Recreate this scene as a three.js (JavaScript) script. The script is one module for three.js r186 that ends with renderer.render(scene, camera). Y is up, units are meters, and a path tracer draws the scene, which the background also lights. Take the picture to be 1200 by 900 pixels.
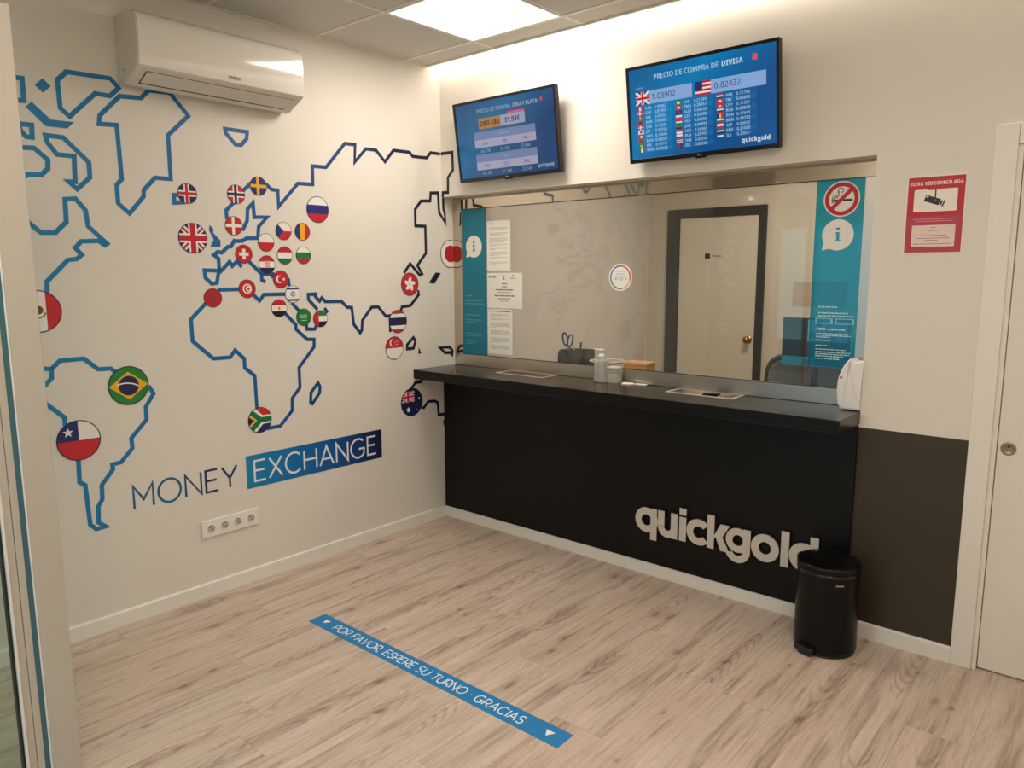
import * as THREE from 'three';
import { RoundedBoxGeometry } from 'three/addons/geometries/RoundedBoxGeometry.js';
import { mergeGeometries } from 'three/addons/utils/BufferGeometryUtils.js';
import { RectAreaLightUniformsLib } from 'three/addons/lights/RectAreaLightUniformsLib.js';

// ---------------------------------------------------------------- camera, exposure, lights
RectAreaLightUniformsLib.init();
const scene = new THREE.Scene();
const camera = new THREE.PerspectiveCamera(54.337, 4 / 3, 0.05, 100);
camera.position.set(3.4316, 1.5762, 3.32);
camera.rotation.set(THREE.MathUtils.degToRad(-8.461), THREE.MathUtils.degToRad(40.758), THREE.MathUtils.degToRad(-0.203), 'YXZ');
const renderer = new THREE.WebGLRenderer();
renderer.toneMapping = THREE.LinearToneMapping;
renderer.toneMappingExposure = 1.1;
renderer.shadowMap.enabled = true;
scene.background = new THREE.Color(0.72, 0.98, 1.12);            // overcast street daylight outside the entrance
const H = 2.786, RX = 4.1, ZF = 3.5, ZB = -2.5;                   // ceiling height, right wall, front wall, back of the office
const WARM = new THREE.Color(1, 0.88, 0.775);
const PANELS = [[0.85, 0.585], [3.25, 1.785], [2.05, 2.985]];
const PANEL_POWER = 15, COVE_POWER = 36, OFFICE_POWER = 18;
function areaLight(x, y, z, w, h, power, down = true, color = WARM) {
  const l = new THREE.RectAreaLight(color, power, w, h);
  l.position.set(x, y, z);
  if (down) l.rotation.x = -Math.PI / 2;
  scene.add(l);
  return l;
}
for (const [x, z] of PANELS) areaLight(x, H - 0.012, z, 0.57, 0.57, PANEL_POWER);
areaLight(1.45, 2.585, -1.3, 0.57, 0.57, OFFICE_POWER);
areaLight(RX / 2, 2.832, 0.05, RX - 0.04, 0.016, COVE_POWER).rotation.x = -Math.PI / 2 + 0.6;

// ---------------------------------------------------------------- helpers
let seed = 7;
const rnd = () => { seed = (seed * 1664525 + 1013904223) >>> 0; return seed / 4294967296; };
const R = (lo, hi) => lo + (hi - lo) * rnd();
const used = new Map();
function numbered(name) { const k = used.get(name) || 0; used.set(name, k + 1); return k ? name + '_' + String(k).padStart(3, '0') : name; }
function tag(o, label, category, group, kind) {
  if (label) o.userData.label = label;
  if (category) o.userData.category = category;
  if (group) o.userData.group = group;
  if (kind) o.userData.kind = kind;
  return o;
}
function thing(name, label, category, pos = [0, 0, 0], ry = 0, group) {
  const o = new THREE.Group(); o.name = numbered(name); o.position.set(...pos); o.rotation.y = ry; scene.add(o);
  return tag(o, label, category, group);
}
function part(name, geo, mat, parent, pos = [0, 0, 0], rot) {
  const m = new THREE.Mesh(geo, mat); m.name = parent === scene ? numbered(name) : name; m.position.set(...pos);
  if (rot) m.rotation.set(...rot);
  parent.add(m); return m;
}
function solo(name, geo, mat, pos, label, category, group, ry = 0) {
  const m = part(name, geo, mat, scene, pos); m.rotation.y = ry; return tag(m, label, category, group);
}
function struct(name, geo, mat, pos = [0, 0, 0], parent = scene) { const m = part(name, geo, mat, parent, pos); if (parent === scene) m.userData.kind = 'structure'; return m; }
function structGroup(name) { const o = new THREE.Group(); o.name = name; o.userData.kind = 'structure'; scene.add(o); return o; }
const box = (x0, x1, y0, y1, z0, z1) => new THREE.BoxGeometry(x1 - x0, y1 - y0, z1 - z0).translate((x0 + x1) / 2, (y0 + y1) / 2, (z0 + z1) / 2);
const rbox = (w, h, d, r = 0.004, s = 3) => new RoundedBoxGeometry(w, h, d, s, r);
const rboxAt = (x0, x1, y0, y1, z0, z1, r = 0.003) => rbox(x1 - x0, y1 - y0, z1 - z0, r, 2).translate((x0 + x1) / 2, (y0 + y1) / 2, (z0 + z1) / 2);
const merge = (gs) => mergeGeometries(gs.map((g) => { const n = g.index ? g.toNonIndexed() : g; for (const k of Object.keys(n.attributes)) if (!['position', 'normal', 'uv'].includes(k)) n.deleteAttribute(k); return n; }));
const lathe = (pts, seg = 48) => new THREE.LatheGeometry(pts.map(([r, y]) => new THREE.Vector2(r, y)), seg);
const tube = (pts, r, seg = 24, closed = false) => new THREE.TubeGeometry(new THREE.CatmullRomCurve3(pts.map((p) => new THREE.Vector3(...p)), closed), seg, r, 8, closed);
const M = (color, roughness = 0.6, extra = {}) => new THREE.MeshPhysicalMaterial({ color, roughness, ...extra });
const css = (s) => new THREE.Color().setStyle(s);
function canvas(w, h, draw) {
  const c = document.createElement('canvas'); c.width = w; c.height = h;
  const g = c.getContext('2d'); draw(g, w, h);
  const t = new THREE.CanvasTexture(c); t.colorSpace = THREE.SRGBColorSpace; t.magFilter = THREE.LinearFilter; return t;
}
// value noise
const hash = (x, y, s) => { let n = Math.imul(x, 374761393) + Math.imul(y, 668265263) + Math.imul(s, 2147483647 ^ 0x51ed) | 0; n = Math.imul(n ^ (n >>> 13), 1274126177); return ((n ^ (n >>> 16)) >>> 0) / 4294967296; };
function noise(x, y, s) {
  const ix = Math.floor(x), iy = Math.floor(y), fx = x - ix, fy = y - iy, u = fx * fx * (3 - 2 * fx), v = fy * fy * (3 - 2 * fy);
  const a = hash(ix, iy, s), b = hash(ix + 1, iy, s), c = hash(ix, iy + 1, s), d = hash(ix + 1, iy + 1, s);
  return a + (b - a) * u + (c - a) * v + (a - b - c + d) * u * v;
}
const fbm = (x, y, s, o = 4) => { let t = 0, a = 0.5, n = 0; for (let i = 0; i < o; i++) { t += a * noise(x, y, s + i * 17); n += a; a *= 0.5; x *= 2.03; y *= 2.03; } return t / n; };
const sstep = THREE.MathUtils.smoothstep;
function dataTex(w, h, f, srgb = true) {
  const d = new Uint8Array(w * h * 4);
  for (let y = 0; y < h; y++) for (let x = 0; x < w; x++) { const c = f(x / w, y / h), o = (y * w + x) * 4; d[o] = c[0]; d[o + 1] = c[1]; d[o + 2] = c[2]; d[o + 3] = 255; }
  const t = new THREE.DataTexture(d, w, h); t.magFilter = THREE.LinearFilter; t.wrapS = t.wrapT = THREE.RepeatWrapping; if (srgb) t.colorSpace = THREE.SRGBColorSpace; t.needsUpdate = true; return t;
}

// ---------------------------------------------------------------- materials
const paintBump = dataTex(256, 256, (u, v) => { const n = 110 + 60 * fbm(u * 90, v * 90, 3, 3); return [n, n, n]; }, false);
const bumpFor = (mx, my) => { const t = paintBump.clone(); t.repeat.set(mx, my); t.needsUpdate = true; return t; };
const mat = {
  wall: M(css('#e3ded3'), 0.55, { bumpMap: bumpFor(5, 4), bumpScale: 0.0004 }),
  office: M(css('#d8ccb6'), 0.6),
  ceiling: M(css('#d8d5cc'), 0.9),
  tile: M(css('#d6d3ca'), 0.92, { bumpMap: bumpFor(2, 2), bumpScale: 0.0008 }),
  tbar: M(css('#e9e6de'), 0.5),
  white: M(css('#ebe7dd'), 0.38),
  skirting: M(css('#ece8df'), 0.35),
  doorLeaf: M(css('#ebe5da'), 0.42),
  dado: M(css('#3b3225'), 0.5, { bumpMap: bumpFor(3, 5), bumpScale: 0.0004 }),
  black: M(css('#0c0c0c'), 0.4),
  counter: M(css('#1b1815'), 0.24),
  satin: M(css('#070707'), 0.42, { specularIntensity: 0.55 }),
  bin: M(css('#050505'), 0.34, { specularIntensity: 0.55 }),
  steel: M(css('#cac3b8'), 0.3, { metalness: 1 }),
  steelMirror: M(css('#c9bfb0'), 0.04, { metalness: 1 }),
  nickel: M(css('#a2968a'), 0.34, { metalness: 1 }),
  brass: M(css('#a98040'), 0.25, { metalness: 1 }),
  plastic: M(css('#ece9e3'), 0.3),
  acGloss: M(css('#e8e5dc'), 0.13, { clearcoat: 0.6, clearcoatRoughness: 0.06 }),
  acSide: M(css('#dedacf'), 0.4),
  dark: M(css('#1b1a19'), 0.6),
  glass: M(0xffffff, 0.0, { transmission: 1, thickness: 0, ior: 1.62, color: new THREE.Color(0.985, 0.99, 0.985) }),
  doorGlass: M(0xffffff, 0.0, { transmission: 1, thickness: 0, ior: 1.5, color: new THREE.Color(0.8, 0.9, 0.87) }),
  glassEdge: M(css('#3c6c75'), 0.12),
  aluminium: M(css('#c0b7a8'), 0.45),
  paper: M(css('#efece4'), 0.7),
  teal: M(css('#008a9c'), 0.35),
  cutWhite: M(css('#e9e6dc'), 0.55),
  whiteLetter: M(css('#efe9dc'), 0.5),
};

// ---------------------------------------------------------------- floor of separate laminate planks
const floor = structGroup('floor');
struct('floor_base', box(0, RX, -0.16, -0.0085, ZB, ZF + 0.1), M(css('#8d7a66'), 0.6), [0, 0, 0], floor);
function plankTexture(s) {
  const knots = [];
  const n = 1 + (s % 3);
  for (let i = 0; i < n; i++) knots.push([R(0.04, 0.15), R(0.1, 1.18), R(0.4, 1.5)]);
  const tone = R(-3, 3), heart = R(0.05, 0.14), red = R(-2, 3), face = s % 2;
  return dataTex(192, 1280, (uu, vv) => {
    const u = uu * 0.193, v = vv * 1.285;
    let bend = (fbm(u * 7, v * 1.8, s, 2) - 0.5) * 0.022, knot = 0;
    for (const [ku, kv, kr] of knots) {
      const du = u - ku, d = Math.sqrt(du * du + ((v - kv) * 0.2) ** 2) / kr, core = Math.sqrt(du * du + (v - kv) ** 2 * 0.22) / kr;
      bend += 0.022 * Math.exp(-d * 48) * Math.sign(du || 1);
      knot += 0.8 * Math.exp(-((core / 0.012) ** 2)) + 0.42 * Math.exp(-d * 48);
    }
    const w = u + bend;
    // pointed growth rings along the heart of some planks
    const c = Math.abs(w - heart) * 14, rings = Math.sin((v * 9 + c * c * 3.2 + fbm(u * 20, v * 3, s + 5, 2) * 1.3) * (face ? 9 : 6)), inHeart = sstep(fbm(u * 9, v * 2.6, s + 61, 2), 0.5, 0.66) * sstep(0.06 - Math.abs(w - heart), 0, 0.03);
    const fine = fbm(w * 1000, v * 14, s + 11, 3), hair = fbm(w * 460, v * 30, s + 17, 2), mid = fbm(w * 150, v * 6, s + 23, 3), patch = fbm(w * 30, v * 2.7, s + 31, 4), speck = noise(u * 1500, v * 500, s + 71);
    const streak = sstep(patch, 0.52, 0.72), soft = sstep(mid, 0.48, 0.76);
    const pale = sstep(fbm(w * 34, v * 2.0, s + 47, 3), 0.54, 0.78);
    let k = -28 * streak * (0.3 + 0.9 * mid + 0.9 * (fine - 0.5)) - 13 * soft - 20 * (fine - 0.5) - 34 * Math.max(0, hair - 0.52);
    k -= 19 * Math.max(0, rings) * inHeart;
    k -= 60 * Math.min(1, knot) * (0.35 + 0.8 * fine);
    const l = tone + 8 * pale + 9 * (speck - 0.5);
    return [203 + l + k * 0.95 + red * 0.5, 185 + l + k * 1.03, 169 + l * 1.05 + k * 1.03 - red * 0.5].map((q) => Math.max(30, Math.min(255, q)));
  });
}
const plankMats = [];
for (let i = 0; i < 9; i++) plankMats.push(M(0xffffff, 0.46, { map: plankTexture(101 + i * 37), specularIntensity: 0.7 }));
function plankGeometry(w, l) {                                     // top bevelled, uv over the top
  const b = 0.0006, h = 0.0085, x = w / 2 - 0.0002, z = l / 2 - 0.0002;
  const g = new THREE.BoxGeometry(2 * x, h, 2 * z, 1, 1, 1), p = g.attributes.position, uv = g.attributes.uv;
  const v = [[-x, -h, -z], [x, -h, -z], [x, -h, z], [-x, -h, z], [-x, -b, -z], [x, -b, -z], [x, -b, z], [-x, -b, z], [-x + b, 0, -z + b], [x - b, 0, -z + b], [x - b, 0, z - b], [-x + b, 0, z - b]];
  const quads = [[8, 11, 10, 9]];
  for (let i = 0; i < 4; i++) { const j = (i + 1) % 4; quads.push([i, 4 + i, 4 + j, j], [4 + i, 8 + i, 8 + j, 4 + j]); }
  const pos = [], uvs = [];
  for (const [a, bb, c, d] of quads) for (const k of [a, bb, c, a, c, d]) { pos.push(...v[k]); uvs.push((v[k][0] + w / 2) / 0.193, (v[k][2] + l / 2) / 1.285); }
  const o = new THREE.BufferGeometry(); o.setAttribute('position', new THREE.Float32BufferAttribute(pos, 3)); o.setAttribute('uv', new THREE.Float32BufferAttribute(uvs, 2)); o.computeVertexNormals(); return o;
}
{
  const full = plankGeometry(0.193, 1.285);
  let row = 0;
  for (let x = 0.0; x < RX - 0.02; x += 0.193, row++) {
    const w = Math.min(0.193, RX - x);
    let z = -0.12 - [0.35, 0.93, 0.07, 0.64, 1.15, 0.45][row % 6] + 0.02 * (row % 4), k = 0;
    while (z < ZF + 0.1) {
      const z1 = Math.min(z + 1.285, ZF + 0.1), l = z1 - z;
      const g = w > 0.192 && l > 1.284 ? full : plankGeometry(w, l);
      if (z1 > -0.12) { const m = part('plank', g, plankMats[(row * 5 + k * 4 + ((row * row) % 3)) % 9], floor, [x + w / 2, 0, (z + z1) / 2]); if ((row + k) % 2) m.rotation.y = Math.PI; }
      z = z1; k++;
    }
  }
}

// ---------------------------------------------------------------- walls
const WT = 0.2;
struct('wall_left', box(-0.15, 0, -0.16, 3.05, ZB - 0.15, ZF + 0.15), mat.wall);
struct('wall_right', box(RX, RX + 0.15, -0.16, 3.05, -WT, ZF + 0.15), mat.wall);
const OW = 2.515, OT = 2.04, OB = 0.935, D0 = 2.995, D1 = 3.76, DH = 2.03;  // window opening and door opening
const wallBack = (...b) => { const m = part('wall_back', box(...b), mat.wall, scene); m.userData.kind = 'structure'; return m; };
wallBack(0, OW, -0.16, OB, -WT, 0);                                // below the counter
wallBack(0, OW, OT, 3.05, -WT, 0);                                 // above the window
const pier = wallBack(OW, D0, -0.16, 3.05, -WT, 0);
wallBack(D0, D1, DH, 3.05, -WT, 0);
wallBack(D1, RX, -0.16, 3.05, -WT, 0);
tag(part('dado_paint', box(OW - 0.004, 2.92, 0.069, 0.923, 0, 0.0004), mat.dado, pier), 'dark brown painted lower wall');
// skirtings
const skirt = (len) => { const s = new THREE.Shape(); s.moveTo(0, 0); s.lineTo(0.014, 0); s.lineTo(0.014, 0.061); s.quadraticCurveTo(0.013, 0.069, 0.006, 0.069); s.lineTo(0, 0.069); s.closePath(); return new THREE.ExtrudeGeometry(s, { depth: len, bevelEnabled: false }); };
{ // profile x = out of the wall, extruded along +z
  struct('baseboard_left', skirt(ZF - 0.014), mat.skirting, [0, 0, 0.014]);
  const b = struct('baseboard_back', skirt(2.92 - 0.0), mat.skirting, [2.92, 0, 0]); b.rotation.y = -Math.PI / 2;
  const c = struct('baseboard_right', skirt(ZF), mat.skirting, [RX, 0, ZF]); c.rotation.y = Math.PI;
}
// office behind the glass
struct('wall_office_back', box(-0.15, 3.2, -0.16, 3.05, ZB - 0.15, ZB), mat.office);
struct('wall_office_right', box(3.0, 3.15, -0.16, 3.05, ZB, -WT), mat.office);
struct('ceiling_office', box(0, 3.0, 2.6, 2.7, ZB, -WT), mat.ceiling);

// front wall with the entrance (behind the camera; mirrored by the glass and the steel)
const F0 = 0.62, F1 = 1.0, F2 = 1.9, F3 = 2.6, FH = 2.0;
const wf = structGroup('wall_front');
const greyPanel = M(css('#b9b4aa'), 0.5);
struct('pier', box(0, F0, -0.16, 3.05, ZF, ZF + 0.15), greyPanel, [0, 0, 0], wf);
struct('lintel', box(F0, F3, FH, 3.05, ZF, ZF + 0.15), mat.wall, [0, 0, 0], wf);
struct('pier', box(F3, RX, -0.16, 3.05, ZF, ZF + 0.15), mat.wall, [0, 0, 0], wf);
const wEnt = structGroup('window_2');
for (const [a, b] of [[F0, F1], [F2, F3]]) {
  struct('glass_pane', box(a + 0.03, b - 0.03, 0.05, FH - 0.03, ZF + 0.06, ZF + 0.068), mat.doorGlass, [0, 0, 0], wEnt);
  struct('window_frame', merge([box(a, a + 0.03, 0, FH, ZF + 0.04, ZF + 0.09), box(b - 0.03, b, 0, FH, ZF + 0.04, ZF + 0.09), box(a + 0.03, b - 0.03, 0, 0.05, ZF + 0.04, ZF + 0.09), box(a + 0.03, b - 0.03, FH - 0.03, FH, ZF + 0.04, ZF + 0.09)]), mat.aluminium, [0, 0, 0], wEnt);
}
struct('pavement', box(-8, 12, -0.3, -0.16, ZF + 0.1, 16), M(css('#8f8d88'), 0.85));

// ---------------------------------------------------------------- ceiling: tiles, bars, panels, light cove
const ceil = structGroup('ceiling');
const CE = 0.114;
{
  struct('ceiling_slab', box(0, RX, 2.95, 3.05, 0, ZF), mat.ceiling, [0, 0, 0], ceil);
  const xs = [0], zs = [CE + 0.014]; for (let x = 0.55; x < RX; x += 0.6) xs.push(x); xs.push(RX);
  for (let z = 0.285; z < ZF; z += 0.6) zs.push(z); zs.push(ZF);
  const cache = new Map();
  for (let i = 0; i + 1 < xs.length; i++) for (let j = 0; j + 1 < zs.length; j++) {
    const w = xs[i + 1] - xs[i], d = zs[j + 1] - zs[j], cx = (xs[i] + xs[i + 1]) / 2, cz = (zs[j] + zs[j + 1]) / 2;
    if (PANELS.some(([px, pz]) => Math.abs(px - cx) < 0.1 && Math.abs(pz - cz) < 0.1)) continue;
    const key = w.toFixed(3) + '_' + d.toFixed(3);
    if (!cache.has(key)) cache.set(key, rbox(w - 0.002, 0.014, d - 0.002, 0.002, 1));
    part('ceiling_tile', cache.get(key), mat.tile, ceil, [cx, H + 0.0095, cz]);
  }
  for (const x of xs.slice(1, -1)) part('ceiling_bar', box(x - 0.011, x + 0.011, H - 0.001, H + 0.03, CE + 0.014, ZF), mat.tbar, ceil);
  for (const z of zs.slice(1, -1)) part('ceiling_bar', box(0, RX, H - 0.0012, H + 0.028, z - 0.011, z + 0.011), mat.tbar, ceil);
  part('wall_angle', box(0, 0.016, H - 0.002, H + 0.02, CE + 0.014, ZF), mat.tbar, ceil);
  part('cove_edge', box(0, RX, H - 0.006, H + 0.055, CE, CE + 0.014), mat.tbar, ceil);
  for (const [x, z] of PANELS) {
    const t = thing('ceiling_light', x < 1 ? 'square white light panel in the ceiling nearest the corner with the map' : z < 2 ? 'square white light panel in the ceiling before the white door, above the picture' : 'square white light panel in the ceiling near the entrance, behind the viewer', 'ceiling light', [x, H, z]);
    part('frame', merge([box(-0.298, 0.298, -0.004, 0.03, -0.298, -0.284), box(-0.298, 0.298, -0.004, 0.03, 0.284, 0.298), box(-0.298, -0.284, -0.004, 0.03, -0.284, 0.284), box(0.284, 0.298, -0.004, 0.03, -0.284, 0.284)]), mat.tbar, t);
    part('diffuser', box(-0.284, 0.284, -0.002, 0.01, -0.284, 0.284), M(0xffffff, 0.5, { emissive: new THREE.Color(1, 0.96, 0.88), emissiveIntensity: 1.6 }), t);
  }
  const strip = thing('light_strip', 'long glowing light strip hidden in the gap between ceiling and screen wall', 'light strip', [RX / 2, 2.84, 0.055]);
  part('led_tape', new THREE.BoxGeometry(RX - 0.04, 0.006, 0.016), M(0xffffff, 0.5, { emissive: new THREE.Color(1, 0.93, 0.8), emissiveIntensity: 3 }), strip);
  part('channel', new THREE.BoxGeometry(RX - 0.02, 0.012, 0.022), mat.tbar, strip, [0, 0.009, 0]);
  const ol = thing('ceiling_light', 'square light panel in the office ceiling behind the glass', 'ceiling light', [1.45, 2.6, -1.3]);
  part('frame', box(-0.298, 0.298, -0.004, 0.0, -0.298, 0.298), mat.tbar, ol);
  part('diffuser', box(-0.284, 0.284, -0.009, -0.004, -0.284, 0.284), M(0xffffff, 0.5, { emissive: new THREE.Color(1, 0.95, 0.86), emissiveIntensity: 1.6 }), ol);
}

// ---------------------------------------------------------------- doors
{
  const d = structGroup('door_1');
  part('door_leaf', rboxAt(3.012, 3.744, 0.006, DH - 0.012, -0.056, -0.016, 0.002), mat.doorLeaf, d);
  part('door_jamb', merge([box(D0, D0 + 0.015, 0, DH, -0.19, 0.0), box(D1 - 0.015, D1, 0, DH, -0.19, 0.0), box(D0 + 0.015, D1 - 0.015, DH - 0.012, DH, -0.19, 0.0)]), mat.white, d);
  const casing = (x0, x1, y0, y1) => rboxAt(x0, x1, y0, y1, 0, 0.014, 0.003);
  part('door_casing', casing(2.92, 2.994, 0, 2.104), mat.white, d);
  part('door_casing', casing(D1 + 0.001, D1 + 0.075, 0, 2.104), mat.white, d);
  part('door_casing', casing(2.995, D1, DH, 2.104), mat.white, d);
  const pull = part('flush_pull', lathe([[0, 0.0005], [0.012, 0.0005], [0.0135, 0.002], [0.02, 0.004], [0.0245, 0.004], [0.026, 0.0]], 40).rotateX(Math.PI / 2), mat.nickel, d, [3.048, 0.907, -0.016]);
  part('keyhole', new THREE.CylinderGeometry(0.0035, 0.0035, 0.001, 16).rotateX(Math.PI / 2), mat.dark, pull, [0.001, 0.008, 0.0032]);
}
{
  const d = structGroup('door_2');
  const dk = M(css('#1a1410'), 0.5), z = ZB;
  part('door_casing', rboxAt(0.195, 0.305, 0, 2.095, z, z + 0.03, 0.003), dk, d);
  part('door_casing', rboxAt(0.995, 1.055, 0, 2.095, z, z + 0.03, 0.003), dk, d);
  part('door_casing', rboxAt(0.305, 0.995, 2.022, 2.095, z, z + 0.03, 0.003), dk, d);
  part('door_leaf', rboxAt(0.31, 0.99, 0.006, 2.018, z, z + 0.016, 0.002), M(css('#e0d5bf'), 0.4), d);
  const knob = part('door_knob', lathe([[0, 0], [0.03, 0], [0.03, 0.006], [0.012, 0.012], [0.011, 0.03], [0.024, 0.042], [0.028, 0.055], [0.022, 0.068], [0, 0.073]], 32).rotateX(Math.PI / 2), mat.brass, d, [0.945, 1.035, z + 0.016]);
  part('keyhole', new THREE.CylinderGeometry(0.004, 0.004, 0.001, 12).rotateX(Math.PI / 2), mat.dark, knob, [0, 0, 0.0735]);
  const t = thing('door_sign', 'small dark square sign with the word Privado on the office door', 'sign', [0.61, 1.706, z + 0.016]);
  part('square_plate', rbox(0.045, 0.042, 0.002, 0.0008, 1), mat.dark, t, [-0.045, 0, 0.001]);
  part('lettering', new THREE.BoxGeometry(0.11, 0.034, 0.0006), [0, 1, 2, 3, 4, 5].map((i) => i === 4 ? M(0xffffff, 0.5, { map: canvas(220, 68, (g) => { g.fillStyle = '#e0d5bf'; g.fillRect(0, 0, 220, 68); g.fillStyle = '#2b2621'; g.font = 'bold 44px sans-serif'; g.fillText('Privado', 22, 50); }) }) : M(css('#e0d5bf'), 0.4)), t, [0.04, 0, 0.0003]);
}
{ // glazed entrance leaf standing open at the left edge of the picture
  const d = structGroup('door_3');
  const X = 1.0, z0 = 2.575, hgt = 2.3, y0 = 0.012;
  part('door_stile', rboxAt(X - 0.05, X, y0, hgt, z0, z0 + 0.079, 0.003), mat.aluminium, d);
  part('gasket', box(X - 0.044, X - 0.006, y0, hgt, z0 + 0.083, z0 + 0.098), mat.glassEdge, d);
  part('edge_trim', box(X - 0.046, X - 0.003, y0, hgt, z0 + 0.079, z0 + 0.083), mat.white, d);
  part('door_stile', rboxAt(X - 0.045, X - 0.002, y0, hgt, z0 + 0.098, z0 + 0.117, 0.0015), mat.aluminium, d);
  part('door_stile', rboxAt(X - 0.045, X - 0.002, y0, hgt, z0 + 0.1185, z0 + 0.139, 0.0015), mat.aluminium, d);
  part('glazing_bead', rboxAt(X - 0.04, X + 0.003, y0, hgt, z0 + 0.139, z0 + 0.146, 0.0015), mat.white, d);
  part('gasket', box(X - 0.036, X - 0.008, y0, hgt, z0 + 0.146, z0 + 0.151), mat.dark, d);
  part('glass_pane', box(X - 0.026, X - 0.018, y0 + 0.09, hgt - 0.08, z0 + 0.151, ZF - 0.06), mat.doorGlass, d);
  part('door_rail', rboxAt(X - 0.045, X - 0.002, y0, y0 + 0.09, z0 + 0.151, ZF - 0.06, 0.002), mat.aluminium, d);
  part('door_rail', rboxAt(X - 0.045, X - 0.002, hgt - 0.08, hgt, z0 + 0.151, ZF - 0.06, 0.002), mat.aluminium, d);
  part('door_stile', rboxAt(X - 0.05, X, y0, hgt, ZF - 0.06, ZF - 0.003, 0.003), mat.aluminium, d);
}

// ---------------------------------------------------------------- service window
const GZ = -0.1;                                                   // front face of the glass
{
  const w = structGroup('window_1');
  const GT = 1.968, GB = 1.063;
  part('frame_top', rboxAt(0.0005, OW - 0.0005, GT, OT, GZ - 0.03, GZ + 0.006, 0.0015), mat.steelMirror, w);
  part('frame_left', rboxAt(0.0005, 0.075, GB, GT, GZ - 0.03, GZ + 0.005, 0.0015), mat.steelMirror, w);
  part('frame_right', rboxAt(2.45, OW - 0.0005, GB, GT, GZ - 0.03, GZ + 0.005, 0.0015), mat.steel, w);
  part('sill_rail', rboxAt(0.0005, OW - 0.0005, 0.9905, GB, GZ - 0.03, GZ + 0.006, 0.002), mat.steel, w);
  part('gasket', box(0.075, 2.45, GT - 0.003, GT, GZ, GZ + 0.0065), mat.dark, w);
  part('gasket', box(0.075, 2.45, GB, GB + 0.003, GZ, GZ + 0.0065), mat.dark, w);
  part('glass_pane', box(0.07, 2.455, GB - 0.005, GT + 0.005, GZ - 0.018, GZ), mat.glass, w);
}

// ---------------------------------------------------------------- counter
const CT = 0.99;
{
  const c = thing('countertop', 'long dark countertop jutting out under the service window', 'counter', [0, 0, 0]);
  // the top has two rectangular cut-outs for the cash trays, so it is laid out in strips around them
  const T1 = [0.49, 0.84, -0.088, 0.052], T2 = [1.62, 1.965, -0.088, 0.052], yb = 0.935;
  const cut = (t) => box(t[0], t[1], CT - 0.03, CT, 0, 0);
  const s = new THREE.Shape(); s.moveTo(0.0015, 0.6); s.lineTo(OW - 0.001, 0.6); s.lineTo(OW - 0.001, -0.265); s.lineTo(0.0015, -0.265); s.closePath();
  for (const t of [T1, T2]) { const h = new THREE.Path(); h.moveTo(t[0], -t[3]); h.lineTo(t[0], -t[2]); h.lineTo(t[1], -t[2]); h.lineTo(t[1], -t[3]); h.closePath(); s.holes.push(h); }
  const g = new THREE.ExtrudeGeometry(s, { depth: CT - yb - 0.003, bevelEnabled: true, bevelThickness: 0.0015, bevelSize: 0.0012, bevelOffset: -0.0012, bevelSegments: 2 });
  g.rotateX(-Math.PI / 2);
  part('slab', g, mat.counter, c, [0, yb + 0.0015, 0]);
  part('edge_band', box(0.003, OW - 0.003, yb + 0.003, CT - 0.003, 0.2645, 0.2657), mat.satin, c);
  for (const [k, t] of [T1, T2].entries()) {
    const tr = thing('cash_tray', k ? 'steel cash tray sunk in the counter, the one nearer the white dispenser' : 'steel cash tray sunk in the counter, the one nearer the map wall', 'tray', [(t[0] + t[1]) / 2, CT, (t[2] + t[3]) / 2]);
    const w = (t[1] - t[0]) / 2, d = (t[3] - t[2]) / 2, rim = 0.008;
    part('rim', merge([box(-w - 0.002, w + 0.002, -0.002, 0.0022, d - rim, d + 0.004), box(-w - 0.002, -w + rim, -0.002, 0.0022, -d, d - rim), box(w - rim, w + 0.002, -0.002, 0.0022, -d, d - rim), box(-w + rim, w - rim, -0.002, 0.0022, -d, -d + 0.006)]), M(css('#e2dbcf'), 0.4, { metalness: 0.6 }), tr);
    // scoop: a shallow bowl, its back rising gently
    const sg = new THREE.PlaneGeometry(2 * w - 2 * rim, 2 * d - rim - 0.006, 32, 16).rotateX(-Math.PI / 2).translate(0, 0, 0.003 - rim / 2), sp = sg.attributes.position, sw = w - rim;
    for (let i = 0; i < sp.count; i++) { const u = sp.getX(i) / sw, v = (d - rim - sp.getZ(i)) / (2 * d - rim - 0.006); sp.setY(i, -0.028 * Math.pow(Math.max(0, 1 - u ** 4), 0.7) * (v < 0.16 ? Math.sin(v / 0.16 * Math.PI / 2) : Math.cos((v - 0.16) / 0.84 * Math.PI / 2)) - 0.0005); }
    sg.computeVertexNormals();
    part('scoop', sg, M(css('#6f675b'), 0.34, { metalness: 0.8 }), tr);
  }
  // black cable clips lying in the right tray
  const k = thing('key_bunch', 'small bunch of dark keys lying in the right cash tray', 'keys', [1.8, CT - 0.012, -0.012]);
  part('key_ring', new THREE.TorusGeometry(0.014, 0.0016, 8, 24).rotateX(Math.PI / 2), mat.nickel, k, [-0.03, 0.003, 0]);
  for (let i = 0; i < 3; i++) part('key', rbox(0.08, 0.008, 0.024, 0.003, 2), mat.black, k, [0.015 + 0.012 * i, 0.003 + i * 0.0075, -0.01 + i * 0.01], [0, 0.35 * (i - 1), 0.03]);
  solo('counter_front_panel', rboxAt(0.008, 2.5125, 0.0695, 0.9335, 0.0005, 0.018, 0.0015), mat.satin, [0, 0, 0], 'large satin black panel forming the front of the counter', 'counter front');
}

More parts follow.
